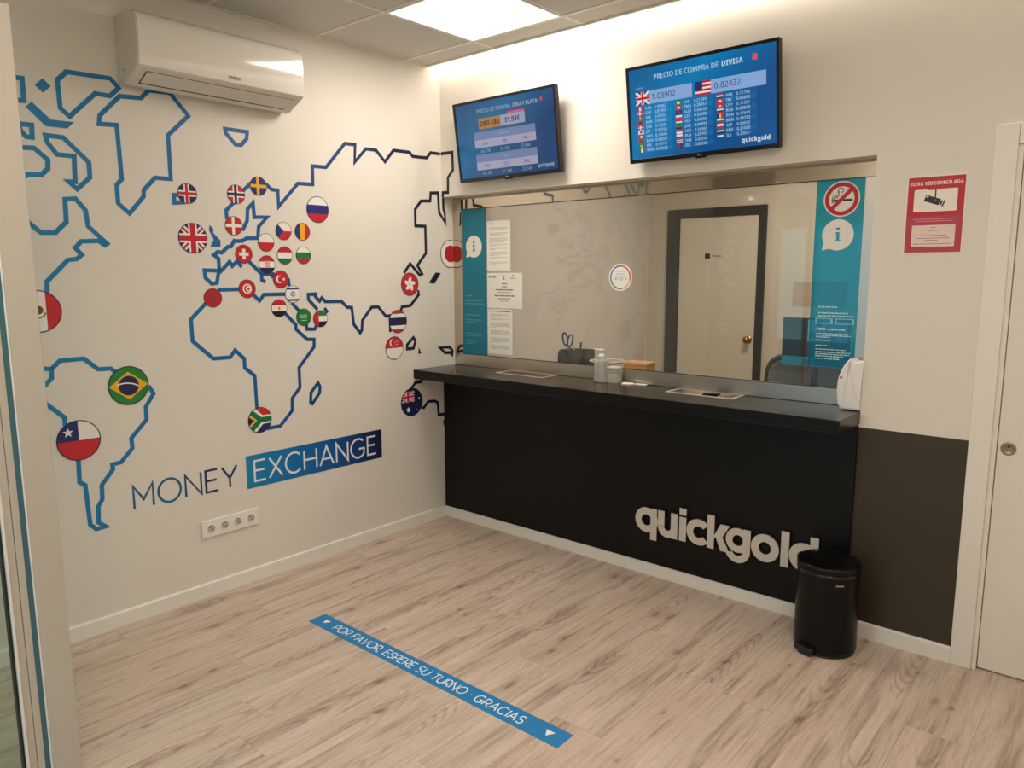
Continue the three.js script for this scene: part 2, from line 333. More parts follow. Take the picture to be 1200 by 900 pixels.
// ---------------------------------------------------------------- raised lettering on the counter front
{
  const g = thing('letter_sign', 'raised light grey lettering on the black counter front, its end behind the bin', 'sign', [1.454, 0.24, 0.018]);
  const X0 = 1.454, Y0 = 0.24;
  const ring = (cx, cy, Ro, Ri, a0 = 0, a1 = Math.PI * 2) => {
    const s = new THREE.Shape(); const full = a1 - a0 > 6.2, n = 40;
    if (full) { s.absarc(cx, cy, Ro, 0, Math.PI * 2, false); const h = new THREE.Path(); h.absarc(cx, cy, Ri, 0, Math.PI * 2, true); s.holes.push(h); return s; }
    for (let i = 0; i <= n; i++) { const a = a0 + (a1 - a0) * i / n; s[i ? 'lineTo' : 'moveTo'](cx + Ro * Math.cos(a), cy + Ro * Math.sin(a)); }
    for (let i = n; i >= 0; i--) { const a = a0 + (a1 - a0) * i / n; s.lineTo(cx + Ri * Math.cos(a), cy + Ri * Math.sin(a)); }
    s.closePath(); return s;
  };
  const poly = (...p) => { const s = new THREE.Shape(); p.forEach(([x, y], i) => s[i ? 'lineTo' : 'moveTo'](x, y)); s.closePath(); return s; };
  const bar = (x0, x1, y0, y1) => poly([x0, y0], [x1, y0], [x1, y1], [x0, y1]);
  const xh = 0.133, r = 0.0665, ri = 0.0295;
  const L = {
    q: [ring(0.0665, r, r, ri), bar(0.09, 0.127, -0.035, xh)],
    u: [bar(0.133, 0.17, 0.055, xh), bar(0.207, 0.244, 0, xh), ring(0.1885, 0.0535, 0.0555, 0.0185, Math.PI, Math.PI * 2)],
    i: [bar(0.254, 0.292, 0, 0.125), bar(0.254, 0.292, 0.135, 0.17)],
    c: [ring(0.3605, r, r, ri, 0.72, Math.PI * 2 - 0.72)],
    k: [bar(0.405, 0.442, 0, 0.168), poly([0.436, 0.058], [0.479, 0.058], [0.52, xh], [0.474, xh]), poly([0.444, 0.078], [0.476, 0.086], [0.523, 0], [0.477, 0])],
    g: [ring(0.563, 0.0725, 0.0605, 0.0265), bar(0.588, 0.625, 0.01, xh), ring(0.563, 0.024, 0.062, 0.0275, Math.PI * 1.12, Math.PI * 2 + 0.05)],
    o: [ring(0.6945, r, r, ri)],
    l: [bar(0.769, 0.806, 0, 0.168)],
    d: [ring(0.8735, r, r, ri), bar(0.899, 0.936, 0, 0.168)],
  };
  const side = M(css('#2c2a28'), 0.5), face = M(css('#d0c9bc'), 0.45);
  for (const [n, shapes] of Object.entries(L)) {                    // strokes of one letter lie a hair apart in depth so that no faces coincide
    const caps = [], sides = [];
    shapes.forEach((sh, i) => {
      const e = new THREE.ExtrudeGeometry(sh, { depth: 0.02 + 0.0002 * i, bevelEnabled: false, curveSegments: 48 });
      for (const gr of e.groups) {
        const o = new THREE.BufferGeometry();
        for (const k of ['position', 'normal', 'uv']) { const at = e.attributes[k]; o.setAttribute(k, new THREE.BufferAttribute(at.array.slice(gr.start * at.itemSize, (gr.start + gr.count) * at.itemSize), at.itemSize)); }
        (gr.materialIndex ? sides : caps).push(o);
      }
    });
    part('letter_' + n, mergeGeometries([mergeGeometries(caps), mergeGeometries(sides)], true), [face, side], g);
  }
}

// ---------------------------------------------------------------- flat cut vinyl: ribbons and shapes
// local xy on a wall, +z out of it; groups on the left wall are turned a quarter so that local x runs towards the corner
function ribbon(pts, width, closed, t = 0.0012, col) {
  const n = pts.length, Ls = [], Rs = [], h = width / 2;
  const dir = (a, b) => { const x = b[0] - a[0], y = b[1] - a[1], l = Math.hypot(x, y) || 1; return [x / l, y / l]; };
  for (let i = 0; i < n; i++) {
    const a = closed ? pts[(i - 1 + n) % n] : pts[Math.max(0, i - 1)], b = closed ? pts[(i + 1) % n] : pts[Math.min(n - 1, i + 1)];
    const d0 = i || closed ? dir(a, pts[i]) : dir(pts[i], b), d1 = i < n - 1 || closed ? dir(pts[i], b) : d0;
    let mx = -(d0[1] + d1[1]), my = d0[0] + d1[0], l = Math.hypot(mx, my) || 1; mx /= l; my /= l;
    const k = h / Math.max(0.42, mx * -d1[1] + my * d1[0]);
    Ls.push([pts[i][0] + mx * k, pts[i][1] + my * k]); Rs.push([pts[i][0] - mx * k, pts[i][1] - my * k]);
  }
  const pos = [], col3 = [];
  const quad = (a, b, c, d) => { for (const p of [a, b, c, a, c, d]) { pos.push(...p); if (col) col3.push(...col(p)); } };
  const T = (p) => [p[0], p[1], t], B = (p) => [p[0], p[1], 0];
  for (let i = 0; i < (closed ? n : n - 1); i++) {
    const j = (i + 1) % n;
    quad(T(Rs[i]), T(Rs[j]), T(Ls[j]), T(Ls[i])); quad(B(Rs[i]), B(Rs[j]), T(Rs[j]), T(Rs[i])); quad(T(Ls[i]), T(Ls[j]), B(Ls[j]), B(Ls[i]));
  }
  if (!closed) { quad(B(Ls[0]), B(Rs[0]), T(Rs[0]), T(Ls[0])); const e = n - 1; quad(B(Rs[e]), B(Ls[e]), T(Ls[e]), T(Rs[e])); }
  const g = new THREE.BufferGeometry();
  g.setAttribute('position', new THREE.Float32BufferAttribute(pos, 3));
  if (col) g.setAttribute('color', new THREE.Float32BufferAttribute(col3, 3));
  g.computeVertexNormals(); return g;
}
function plate(pts, t = 0.0012, col, uv) {                         // filled outline
  const v = pts.map(([x, y]) => new THREE.Vector2(x, y));
  if (THREE.ShapeUtils.isClockWise(v)) { v.reverse(); }
  const pos = [], c3 = [], uvs = [], n = v.length;
  const put = (p) => { pos.push(...p); if (col) c3.push(...col(p)); if (uv) uvs.push(...uv(p)); };
  for (const f of THREE.ShapeUtils.triangulateShape(v, [])) for (const i of f) put([v[i].x, v[i].y, t]);
  for (let i = 0; i < n; i++) { const a = v[i], b = v[(i + 1) % n]; for (const p of [[a.x, a.y, 0], [b.x, b.y, 0], [b.x, b.y, t], [a.x, a.y, 0], [b.x, b.y, t], [a.x, a.y, t]]) put(p); }
  const g = new THREE.BufferGeometry();
  g.setAttribute('position', new THREE.Float32BufferAttribute(pos, 3));
  if (col) g.setAttribute('color', new THREE.Float32BufferAttribute(c3, 3));
  if (uv) g.setAttribute('uv', new THREE.Float32BufferAttribute(uvs, 2));
  g.computeVertexNormals(); return g;
}
// the print of the map runs from teal blue at its left to near black at the corner, like the banner below it
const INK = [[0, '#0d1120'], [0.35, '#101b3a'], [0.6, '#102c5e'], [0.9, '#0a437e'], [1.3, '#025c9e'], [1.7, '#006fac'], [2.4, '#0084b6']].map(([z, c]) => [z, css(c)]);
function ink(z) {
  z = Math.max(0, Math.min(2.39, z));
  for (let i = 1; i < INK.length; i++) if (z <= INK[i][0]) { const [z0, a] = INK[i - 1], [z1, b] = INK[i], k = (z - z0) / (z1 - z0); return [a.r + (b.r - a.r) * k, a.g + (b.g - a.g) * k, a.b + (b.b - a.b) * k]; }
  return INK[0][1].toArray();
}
const inkMat = M(0xffffff, 0.45, { vertexColors: true });
// points in millimetres: distance from the corner and height; L on the left wall, B on the screen wall; o open line, c closed outline, f filled
const MAP = [
  ['blue square-cornered map line at the top left edge by the door post', 'L', 'o', '2300 2328 2249 2330 2250 2247 2293 2243'],
  ['blue rounded map loop touching the left door post', 'L', 'o', '2309 2037 2287 2067 2230 2071 2185 2031 2187 1996 2213 1969 2261 1967 2294 1939'],
  ['small thick blue four-sided map outline near the left door post', 'L', 'c', '2274 2157 2231 2158 2233 2111 2254 2111 2274 2136'],
  ['blue map outline of an angular island just below left end of air conditioner', 'L', 'c', '2088 2385 2124 2346 2122 2239 2090 2211 1984 2319 1927 2318 1888 2357 1920 2390'],
  ['blue comma-shaped map outline left of the Greenland outline', 'L', 'c', '2185 2126 2121 2125 2031 2037 2032 1975 2085 1924 2116 1952 2090 1952 2086 2056 2149 2055 2181 2099'],
  ['large blue map outline of Greenland under the air conditioner', 'L', 'c', '1887 2324 1798 2331 1762 2369 1671 2375 1590 2288 1690 2190 1691 1999 1761 1999 1815 1941 1817 1914 1883 1837 1927 1877 1927 1954 1904 1980 1908 2203 1979 2198 1973 2233'],
  ['blue map line of the North American east coast above the Mexican flag', 'L', 'o', '2300 1804 2233 1742 2181 1744 2137 1789 2135 1880 2095 1885 2060 1841 2055 1775 1985 1705 1995 1698 2020 1716 2087 1712 2112 1684 2089 1657 2110 1639 2144 1635 2229 1547 2232 1502'],
  ['short blue map line of Central America beside the left door post', 'L', 'o', '2292 1201 2243 1189 2245 1153 2281 1115'],
  ['blue map line running left from the Brazilian flag', 'L', 'o', '2243 1190 2209 1222 2116 1223 2064 1172 2012 1170 1985 1144'],
  ['long blue map line of eastern South America down to its southern tip', 'L', 'o', '1858 1076 1838 1038 1877 982 1878 923 1950 850 1949 804 2002 749 2039 747 2038 724 2089 664 2092 600 2111 573 2115 500 2087 475 2125 473 2149 499 2155 678 2176 696 2173 797'],
  ['short blue map line ending at the top of the Chilean flag', 'L', 'o', '2291 1067 2210 982 2211 947'],
  ['small blue five-sided map outline alone below right end of air conditioner', 'L', 'c', '1415 2255 1300 2256 1305 2224 1336 2190 1365 2189 1412 2236'],
  ['little blue box map outline under the Icelandic flag', 'L', 'c', '1683 1930 1637 1933 1639 1901 1682 1896'],
  ['short blue map line between the Norwegian and Danish flags', 'L', 'o', '1431 1835 1433 1877 1381 1926'],
  ['short blue map line between the Norwegian and Swedish flags', 'L', 'o', '1342 1973 1294 2016'],
  ['long dark blue zigzag map line of the Arctic coast of Asia', 'L', 'o', '1215 2020 1183 1994 1147 1992 1147 1912 1028 2036 937 2039 935 2133 850 2135 722 2273 653 2275 660 2181 580 2261 508 2263 445 2206 379 2277 255 2280 234 2259 120 2263 87 2297 9 2298'],
  ['black map line of far eastern Asia on the wall beside left television', 'B', 'o', '0 2300 99 2299 102 2194 59 2153 57 2065 12 2067 11 2040'],
  ['black map line of the east Asian coast down to the Hong Kong flag', 'L', 'o', '-12 2036 -13 1967 -23 1949 -28 1887 24 1946 32 2064 93 2059 98 2011 173 2006 223 1953 223 1857 143 1858 142 1696 214 1622 177 1571 195 1563 272 1632 323 1576'],
  ['tiny black slanted map outline between Hong Kong and Japanese flags', 'L', 'c', '59 1570 37 1568 79 1520 104 1523'],
  ['short black map line between the Hong Kong and Thai flags', 'L', 'o', '212 1473 209 1445 277 1382 344 1377 359 1344'],
  ['dark blue map line of the Indian coast with a pointed tip', 'L', 'o', '440 1232 440 1328 471 1327 524 1383 573 1383 643 1310 648 1256 661 1241 704 1292 714 1386 745 1389 782 1423 889 1425 910 1446 925 1428 950 1454 947 1467 995 1466 994 1439 940 1383'],
  ['tiny dark blue map stroke at upper right of the Emirati flag', 'L', 'o', '896 1390 876 1364'],
  ['short dark blue map line joining Saudi and Emirati flags from below', 'L', 'o', '950 1300 963 1280 1012 1283 1014 1313'],
  ['short blue map line between the Israeli and Saudi flags', 'L', 'o', '1096 1424 1052 1378'],
  ['dark blue map line of the east African coast to the South African flag', 'L', 'o', '1144 1377 1078 1309 1079 1287 1013 1228 970 1225 972 1185 1071 1082 1071 975 1121 923 1124 858 1200 786 1277 786'],
  ['blue map line of the west African coast below the Moroccan flag', 'L', 'o', '1564 1437 1641 1366 1640 1263 1543 1172 1456 1171 1429 1203 1382 1157 1383 1112 1330 1065 1328 896'],
  ['short straight blue map line between Moroccan and Tunisian flags', 'L', 'o', '1500 1500 1380 1501'],
  ['blue map line between the Tunisian and Israeli flags', 'L', 'o', '1313 1471 1282 1441 1256 1471 1129 1471'],
  ['small dark blue map outline of Madagascar right of Africa', 'L', 'c', '957 987 945 965 949 932 998 877 1009 884 1004 939'],
  ['small blue cup-shaped map outline of Iberia above the Moroccan flag', 'L', 'c', '1560 1593 1558 1558 1528 1529 1502 1533 1488 1591'],
  ['blue map line of western Europe and the Baltic by the Danish flag', 'L', 'o', '1486 1591 1486 1648 1509 1664 1488 1680 1469 1676 1435 1705 1419 1706 1400 1735 1384 1733 1355 1736 1333 1749 1273 1751 1265 1808 1215 1856 1286 1852 1289 1920 1320 1891 1326 1832 1354 1785'],
  ['blue zigzag map line left of and below the Swiss flag', 'L', 'o', '1484 1583 1430 1634 1418 1613 1390 1637 1369 1608'],
  ['blue map line from the Swiss flag down to the Croatian flag', 'L', 'o', '1327 1635 1262 1574 1200 1574 1204 1553'],
  ['tiny blue hooked map stroke left of the Turkish flag', 'L', 'o', '1262 1574 1263 1545 1243 1534'],
  ['tiny blue map stroke between Turkish and Israeli flags', 'L', 'o', '1112 1552 1107 1513'],
  ['small black map outline just right of the Singaporean flag', 'L', 'c', '259 1187 244 1163 260 1122 312 1121 311 1147'],
  ['black map outline above the left end of the counter by the glass', 'L', 'c', '38 1107 -47 1105 -74 1079 -70 1055 -55 1070 -8 1072'],
  ['short black map line between counter and Australian flag', 'L', 'o', '192 925 207 908 252 908 289 872'],
  ['black map line from the Australian flag to the black counter front', 'L', 'o', '205 743 183 743 148 776 91 772 65 757 59 678 6 676'],
  ['small solid blue diamond map shape at upper left', 'L', 'f', '2177 2344 2150 2318 2179 2288 2207 2313'],
  ['solid blue bent bar map shape at upper left', 'L', 'f', '2224 2248 2161 2189 2075 2191 2103 2162 2181 2161 2246 2225'],
  ['solid blue map shape of Great Britain right of the large British flag', 'L', 'f', '1521 1804 1503 1787 1506 1769 1471 1733 1473 1703 1524 1704 1504 1736 1525 1779'],
  ['tiny solid black map triangle right of the Singaporean flag', 'L', 'f', '218 1124 198 1085 223 1085'],
  ['tiny black map fragment at the corner beside the black counter front', 'L', 'f', '19 639 3 639 4 603 19 605'],
];
for (const [label, wall, kind, text] of MAP) {
  const n = text.split(' ').map(Number), P = [];
  for (let i = 0; i < n.length; i += 2) P.push([n[i] / 1000, n[i + 1] / 1000]);
  const cx = (Math.min(...P.map((p) => p[0])) + Math.max(...P.map((p) => p[0]))) / 2, cy = (Math.min(...P.map((p) => p[1])) + Math.max(...P.map((p) => p[1]))) / 2;
  const q = P.map(([a, y]) => [wall === 'L' ? cx - a : a - cx, y - cy]);
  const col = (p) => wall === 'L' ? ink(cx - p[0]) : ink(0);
  const tail = label.includes('bent bar') || kind === 'f';
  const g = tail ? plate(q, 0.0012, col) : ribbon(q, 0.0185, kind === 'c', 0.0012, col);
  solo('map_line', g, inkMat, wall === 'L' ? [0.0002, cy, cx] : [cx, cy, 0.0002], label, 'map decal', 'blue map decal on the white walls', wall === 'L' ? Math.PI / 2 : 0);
}

// ---------------------------------------------------------------- round flag stickers
const FS = 160;
const flags = {};
{
  const hb = (g, ...c) => c.forEach((k, i) => { g.fillStyle = k; g.fillRect(0, FS * i / c.length, FS, FS / c.length + 1); });
  const vb = (g, ...c) => c.forEach((k, i) => { g.fillStyle = k; g.fillRect(FS * i / c.length, 0, FS / c.length + 1, FS); });
  const fill = (g, c) => { g.fillStyle = c; g.fillRect(0, 0, FS, FS); };
  const disc = (g, x, y, r, c) => { g.fillStyle = c; g.beginPath(); g.arc(x * FS, y * FS, r * FS, 0, 7); g.fill(); };
  const cross = (g, c, w, cx = 0.5) => { g.fillStyle = c; g.fillRect((cx - w / 2) * FS, 0, w * FS, FS); g.fillRect(0, (0.5 - w / 2) * FS, FS, w * FS); };
  const star = (g, x, y, r, c, n = 5, in_ = 0.42, a0 = -Math.PI / 2) => { g.fillStyle = c; g.beginPath(); for (let i = 0; i < 2 * n; i++) { const a = a0 + i * Math.PI / n, q = (i % 2 ? r * in_ : r) * FS; g.lineTo(x * FS + q * Math.cos(a), y * FS + q * Math.sin(a)); } g.fill(); };
  const line = (g, x0, y0, x1, y1, w, c) => { g.strokeStyle = c; g.lineWidth = w * FS; g.beginPath(); g.moveTo(x0 * FS, y0 * FS); g.lineTo(x1 * FS, y1 * FS); g.stroke(); };
  const poly = (g, c, ...p) => { g.fillStyle = c; g.beginPath(); p.forEach(([x, y]) => g.lineTo(x * FS, y * FS)); g.fill(); };
  const union = (g, x, y, w, h) => { g.save(); g.beginPath(); g.rect(x * FS, y * FS, w * FS, h * FS); g.clip(); g.translate(x * FS, y * FS); g.scale(w, h); fill(g, '#1c2350'); line(g, 0, 0, 1, 1, 0.2, '#eee'); line(g, 1, 0, 0, 1, 0.2, '#eee'); line(g, 0, 0, 1, 1, 0.07, '#c01f2c'); line(g, 1, 0, 0, 1, 0.07, '#c01f2c'); cross(g, '#eee', 0.3); cross(g, '#c01f2c', 0.18); g.restore(); };
  const RED = '#c4202e', NAVY = '#18204c', WH = '#efece6', GR = '#0d7a35', BK = '#17161a', YE = '#eeb020';
  const F = {
    iceland: (g) => { fill(g, NAVY); cross(g, WH, 0.28, 0.46); cross(g, RED, 0.14, 0.46); },
    norway: (g) => { fill(g, RED); cross(g, WH, 0.3, 0.46); cross(g, NAVY, 0.15, 0.46); },
    sweden: (g) => { fill(g, '#1b3567'); cross(g, YE, 0.17, 0.46); },
    britain: (g) => union(g, 0, 0, 1, 1),
    denmark: (g) => { fill(g, RED); cross(g, WH, 0.16, 0.46); },
    switzerland: (g) => { fill(g, RED); g.fillStyle = WH; g.fillRect(0.41 * FS, 0.22 * FS, 0.18 * FS, 0.56 * FS); g.fillRect(0.22 * FS, 0.41 * FS, 0.56 * FS, 0.18 * FS); },
    tunisia: (g) => { fill(g, RED); disc(g, 0.5, 0.5, 0.27, WH); disc(g, 0.51, 0.5, 0.2, RED); disc(g, 0.56, 0.5, 0.16, WH); star(g, 0.57, 0.5, 0.12, RED); },
    morocco: (g) => { fill(g, '#b81f2c'); g.strokeStyle = '#245a34'; g.lineWidth = 5; g.beginPath(); for (let i = 0; i <= 5; i++) { const a = -Math.PI / 2 + i * Math.PI * 0.8; g.lineTo(FS / 2 + 0.17 * FS * Math.cos(a), FS / 2 + 0.17 * FS * Math.sin(a)); } g.stroke(); },
    poland: (g) => hb(g, WH, RED),
    croatia: (g) => { hb(g, RED, WH, NAVY); for (let i = 0; i < 4; i++) for (let j = 0; j < 4; j++) { g.fillStyle = (i + j) % 2 ? WH : RED; g.fillRect(FS * (0.36 + 0.07 * i), FS * (0.3 + 0.085 * j), FS * 0.07, FS * 0.085); } },
    turkey: (g) => { fill(g, RED); disc(g, 0.42, 0.5, 0.22, WH); disc(g, 0.48, 0.5, 0.175, RED); star(g, 0.68, 0.5, 0.12, WH, 5, 0.42, Math.PI); },
    israel: (g) => { fill(g, WH); g.fillStyle = '#26386f'; g.fillRect(0, 0.13 * FS, FS, 0.11 * FS); g.fillRect(0, 0.78 * FS, FS, 0.11 * FS); g.strokeStyle = '#26386f'; g.lineWidth = 4; for (const s of [1, -1]) { g.beginPath(); for (let i = 0; i < 3; i++) { const a = s * Math.PI / 2 + i * Math.PI * 2 / 3; g.lineTo(FS * (0.5 + 0.16 * Math.cos(a)), FS * (0.5 + 0.16 * Math.sin(a))); } g.closePath(); g.stroke(); } },
    egypt: (g) => { hb(g, RED, WH, BK); disc(g, 0.5, 0.5, 0.07, '#c59a3a'); g.fillStyle = '#c59a3a'; g.fillRect(0.44 * FS, 0.53 * FS, 0.12 * FS, 0.07 * FS); },
    saudi: (g) => { fill(g, '#0f7a33'); g.strokeStyle = WH; g.lineWidth = 4; for (let i = 0; i < 6; i++) { g.beginPath(); g.moveTo(FS * (0.28 + 0.08 * i), FS * 0.34); g.lineTo(FS * (0.3 + 0.08 * i), FS * 0.52); g.stroke(); } line(g, 0.27, 0.52, 0.74, 0.52, 0.03, WH); line(g, 0.32, 0.68, 0.7, 0.68, 0.03, WH); },
    emirates: (g) => { hb(g, GR, WH, BK); g.fillStyle = RED; g.fillRect(0, 0, 0.38 * FS, FS); },
    czechia: (g) => { hb(g, WH, RED); poly(g, '#1f376f', [0, 0], [0.5, 0.5], [0, 1]); },
    romania: (g) => vb(g, '#1d3577', YE, RED),
    hungary: (g) => hb(g, RED, WH, GR),
    bulgaria: (g) => hb(g, WH, GR, RED),
    russia: (g) => hb(g, WH, '#202a74', RED),
    hong_kong: (g) => { fill(g, RED); for (let i = 0; i < 5; i++) { const a = -Math.PI / 2 + i * Math.PI * 0.4; g.save(); g.translate(FS * (0.5 + 0.17 * Math.cos(a)), FS * (0.5 + 0.17 * Math.sin(a))); g.rotate(a + 0.4); g.fillStyle = WH; g.beginPath(); g.ellipse(0, 0, 0.15 * FS, 0.085 * FS, 0, 0, 7); g.fill(); g.restore(); } disc(g, 0.5, 0.5, 0.03, RED); },
    thailand: (g) => hb(g, RED, WH, NAVY, NAVY, WH, RED),
    singapore: (g) => { hb(g, RED, WH); disc(g, 0.4, 0.27, 0.16, WH); disc(g, 0.46, 0.27, 0.15, RED); for (let i = 0; i < 5; i++) { const a = -Math.PI / 2 + i * Math.PI * 0.4; star(g, 0.62 + 0.09 * Math.cos(a), 0.28 + 0.09 * Math.sin(a), 0.04, WH); } },
    australia: (g) => { fill(g, '#172150'); union(g, 0.04, 0.1, 0.58, 0.4); star(g, 0.34, 0.76, 0.11, WH, 7, 0.5); star(g, 0.84, 0.4, 0.06, WH, 7, 0.5); star(g, 0.7, 0.6, 0.03, WH, 7, 0.5); star(g, 0.75, 0.8, 0.03, WH, 7, 0.5); },
    japan: (g) => { fill(g, WH); disc(g, 0.5, 0.5, 0.3, '#b9121f'); },
    brazil: (g) => { fill(g, '#1c8437'); poly(g, '#eeb01c', [0.02, 0.5], [0.5, 0.14], [0.98, 0.5], [0.5, 0.86]); disc(g, 0.5, 0.5, 0.25, '#1b1f52'); g.strokeStyle = WH; g.lineWidth = 6; g.beginPath(); g.arc(0.42 * FS, 1.0 * FS, 0.57 * FS, -1.95, -0.97); g.stroke(); },
    chile: (g) => { hb(g, WH, '#c9262f'); g.fillStyle = '#1d2a6d'; g.fillRect(0, 0, 0.5 * FS, 0.5 * FS); star(g, 0.27, 0.28, 0.13, WH); },
    mexico: (g) => { vb(g, '#12693c', WH, '#c9202f'); disc(g, 0.5, 0.47, 0.1, '#6b4527'); g.strokeStyle = '#4d6b34'; g.lineWidth = 5; g.beginPath(); g.arc(0.5 * FS, 0.5 * FS, 0.15 * FS, 0.2, 2.9); g.stroke(); disc(g, 0.46, 0.43, 0.04, '#2d2016'); },
    south_africa: (g) => { fill(g, WH); poly(g, '#cf2a2a', [0.28, 0], [1, 0], [1, 0.33], [0.62, 0.33]); poly(g, '#1b2f6b', [0.28, 1], [1, 1], [1, 0.67], [0.62, 0.67]); line(g, 0.0, 0.05, 0.52, 0.5, 0.2, '#0f7a3c'); line(g, 0.0, 0.95, 0.52, 0.5, 0.2, '#0f7a3c'); line(g, 0.42, 0.5, 1, 0.5, 0.2, '#0f7a3c'); poly(g, '#dca22a', [0, 0.22], [0.34, 0.5], [0, 0.78]); poly(g, BK, [0, 0.32], [0.24, 0.5], [0, 0.68]); },
  };
  for (const [n, f] of Object.entries(F)) flags[n] = canvas(FS, FS, (g) => { f(g); g.strokeStyle = '#14193a'; g.lineWidth = 4; g.beginPath(); g.arc(FS / 2, FS / 2, FS / 2 - 2, 0, 7); g.stroke(); });
  const place = [
    ['iceland', 1.619, 1.941, 0.046, 'blue round flag with red and white cross right below Greenland'],
    ['norway', 1.377, 1.955, 0.046, 'red round flag with navy and white cross, the Norwegian one'],
    ['sweden', 1.255, 2.004, 0.046, 'navy round flag with yellow cross, topmost of the European flags'],
    ['britain', 1.606, 1.74, 0.0695, 'large round British flag left of the European flags'],
    ['denmark', 1.398, 1.806, 0.0455, 'red round Danish flag with plain white cross'],
    ['switzerland', 1.354, 1.671, 0.0455, 'red round Swiss flag with short white cross'],
    ['tunisia', 1.346, 1.502, 0.0455, 'red round Tunisian flag with white disc and red crescent'],
    ['morocco', 1.527, 1.462, 0.0455, 'plain red round Moroccan flag with dark green star'],
    ['poland', 1.229, 1.731, 0.0455, 'white over red round Polish flag'],
    ['croatia', 1.23, 1.621, 0.0455, 'red white blue round Croatian flag with chequered shield'],
    ['turkey', 1.155, 1.547, 0.0455, 'red round Turkish flag with white crescent and star'],
    ['israel', 1.089, 1.47, 0.0455, 'white round Israeli flag with blue stripes and star'],
    ['egypt', 1.173, 1.4, 0.0455, 'red white black round Egyptian flag'],
    ['saudi', 1.029, 1.347, 0.0455, 'green round Saudi flag with white script'],
    ['emirates', 0.925, 1.334, 0.0455, 'round Emirati flag with red left side and black bottom'],
    ['czechia', 1.126, 1.791, 0.0455, 'round Czech flag with blue wedge at the left'],
    ['romania', 1.014, 1.792, 0.0455, 'round Romanian flag of upright blue, yellow and red bands'],
    ['hungary', 1.125, 1.668, 0.0455, 'round Hungarian flag of red, white and green bands'],
    ['bulgaria', 1.014, 1.67, 0.0455, 'round Bulgarian flag of white, green and red bands'],
    ['russia', 0.914, 1.911, 0.0688, 'round Russian flag of white, blue and red bands'],
    ['hong_kong', 0.279, 1.51, 0.0688, 'red round Hong Kong flag with white flower'],
    ['thailand', 0.379, 1.291, 0.0688, 'striped red, white and navy round Thai flag'],
    ['singapore', 0.412, 1.135, 0.0688, 'red over white round Singaporean flag with crescent and stars'],
    ['australia', 0.285, 0.791, 0.0875, 'navy round Australian flag below the left end of the counter'],
    ['japan', -0.068, 1.695, 0.0875, 'white Japanese flag with red dot, cut off by the window frame'],
    ['brazil', 1.944, 1.087, 0.0868, 'large round Brazilian flag with yellow diamond'],
    ['chile', 2.164, 0.877, 0.087, 'large round Chilean flag with white star on blue'],
    ['mexico', 2.27, 1.428, 0.086, 'large round Mexican flag half hidden by the left door post'],
    ['south_africa', 1.315, 0.836, 0.0665, 'round South African flag at the southern tip of Africa'],
  ];
  for (const [n, z, y, r, label] of place) {
    const pts = [];
    for (let i = 0; i < 56; i++) { const a = i / 56 * Math.PI * 2; let x = r * Math.cos(a); const yy = r * Math.sin(a); if (n === 'japan') x = Math.min(x, 0.0935 + z); pts.push([x, yy]); }
    const clean = pts.filter((p, i) => { const q = pts[(i + 1) % pts.length]; return Math.hypot(p[0] - q[0], p[1] - q[1]) > 1e-6; });
    const g = plate(clean, 0.0026, null, (p) => [0.5 + p[0] / (2 * r), 0.5 + p[1] / (2 * r)]);
    solo('flag_sticker', g, M(0xffffff, 0.42, { map: flags[n] }), [0, y, z], label, 'flag sticker', 'round flag stickers on the wall map', Math.PI / 2);
  }
}

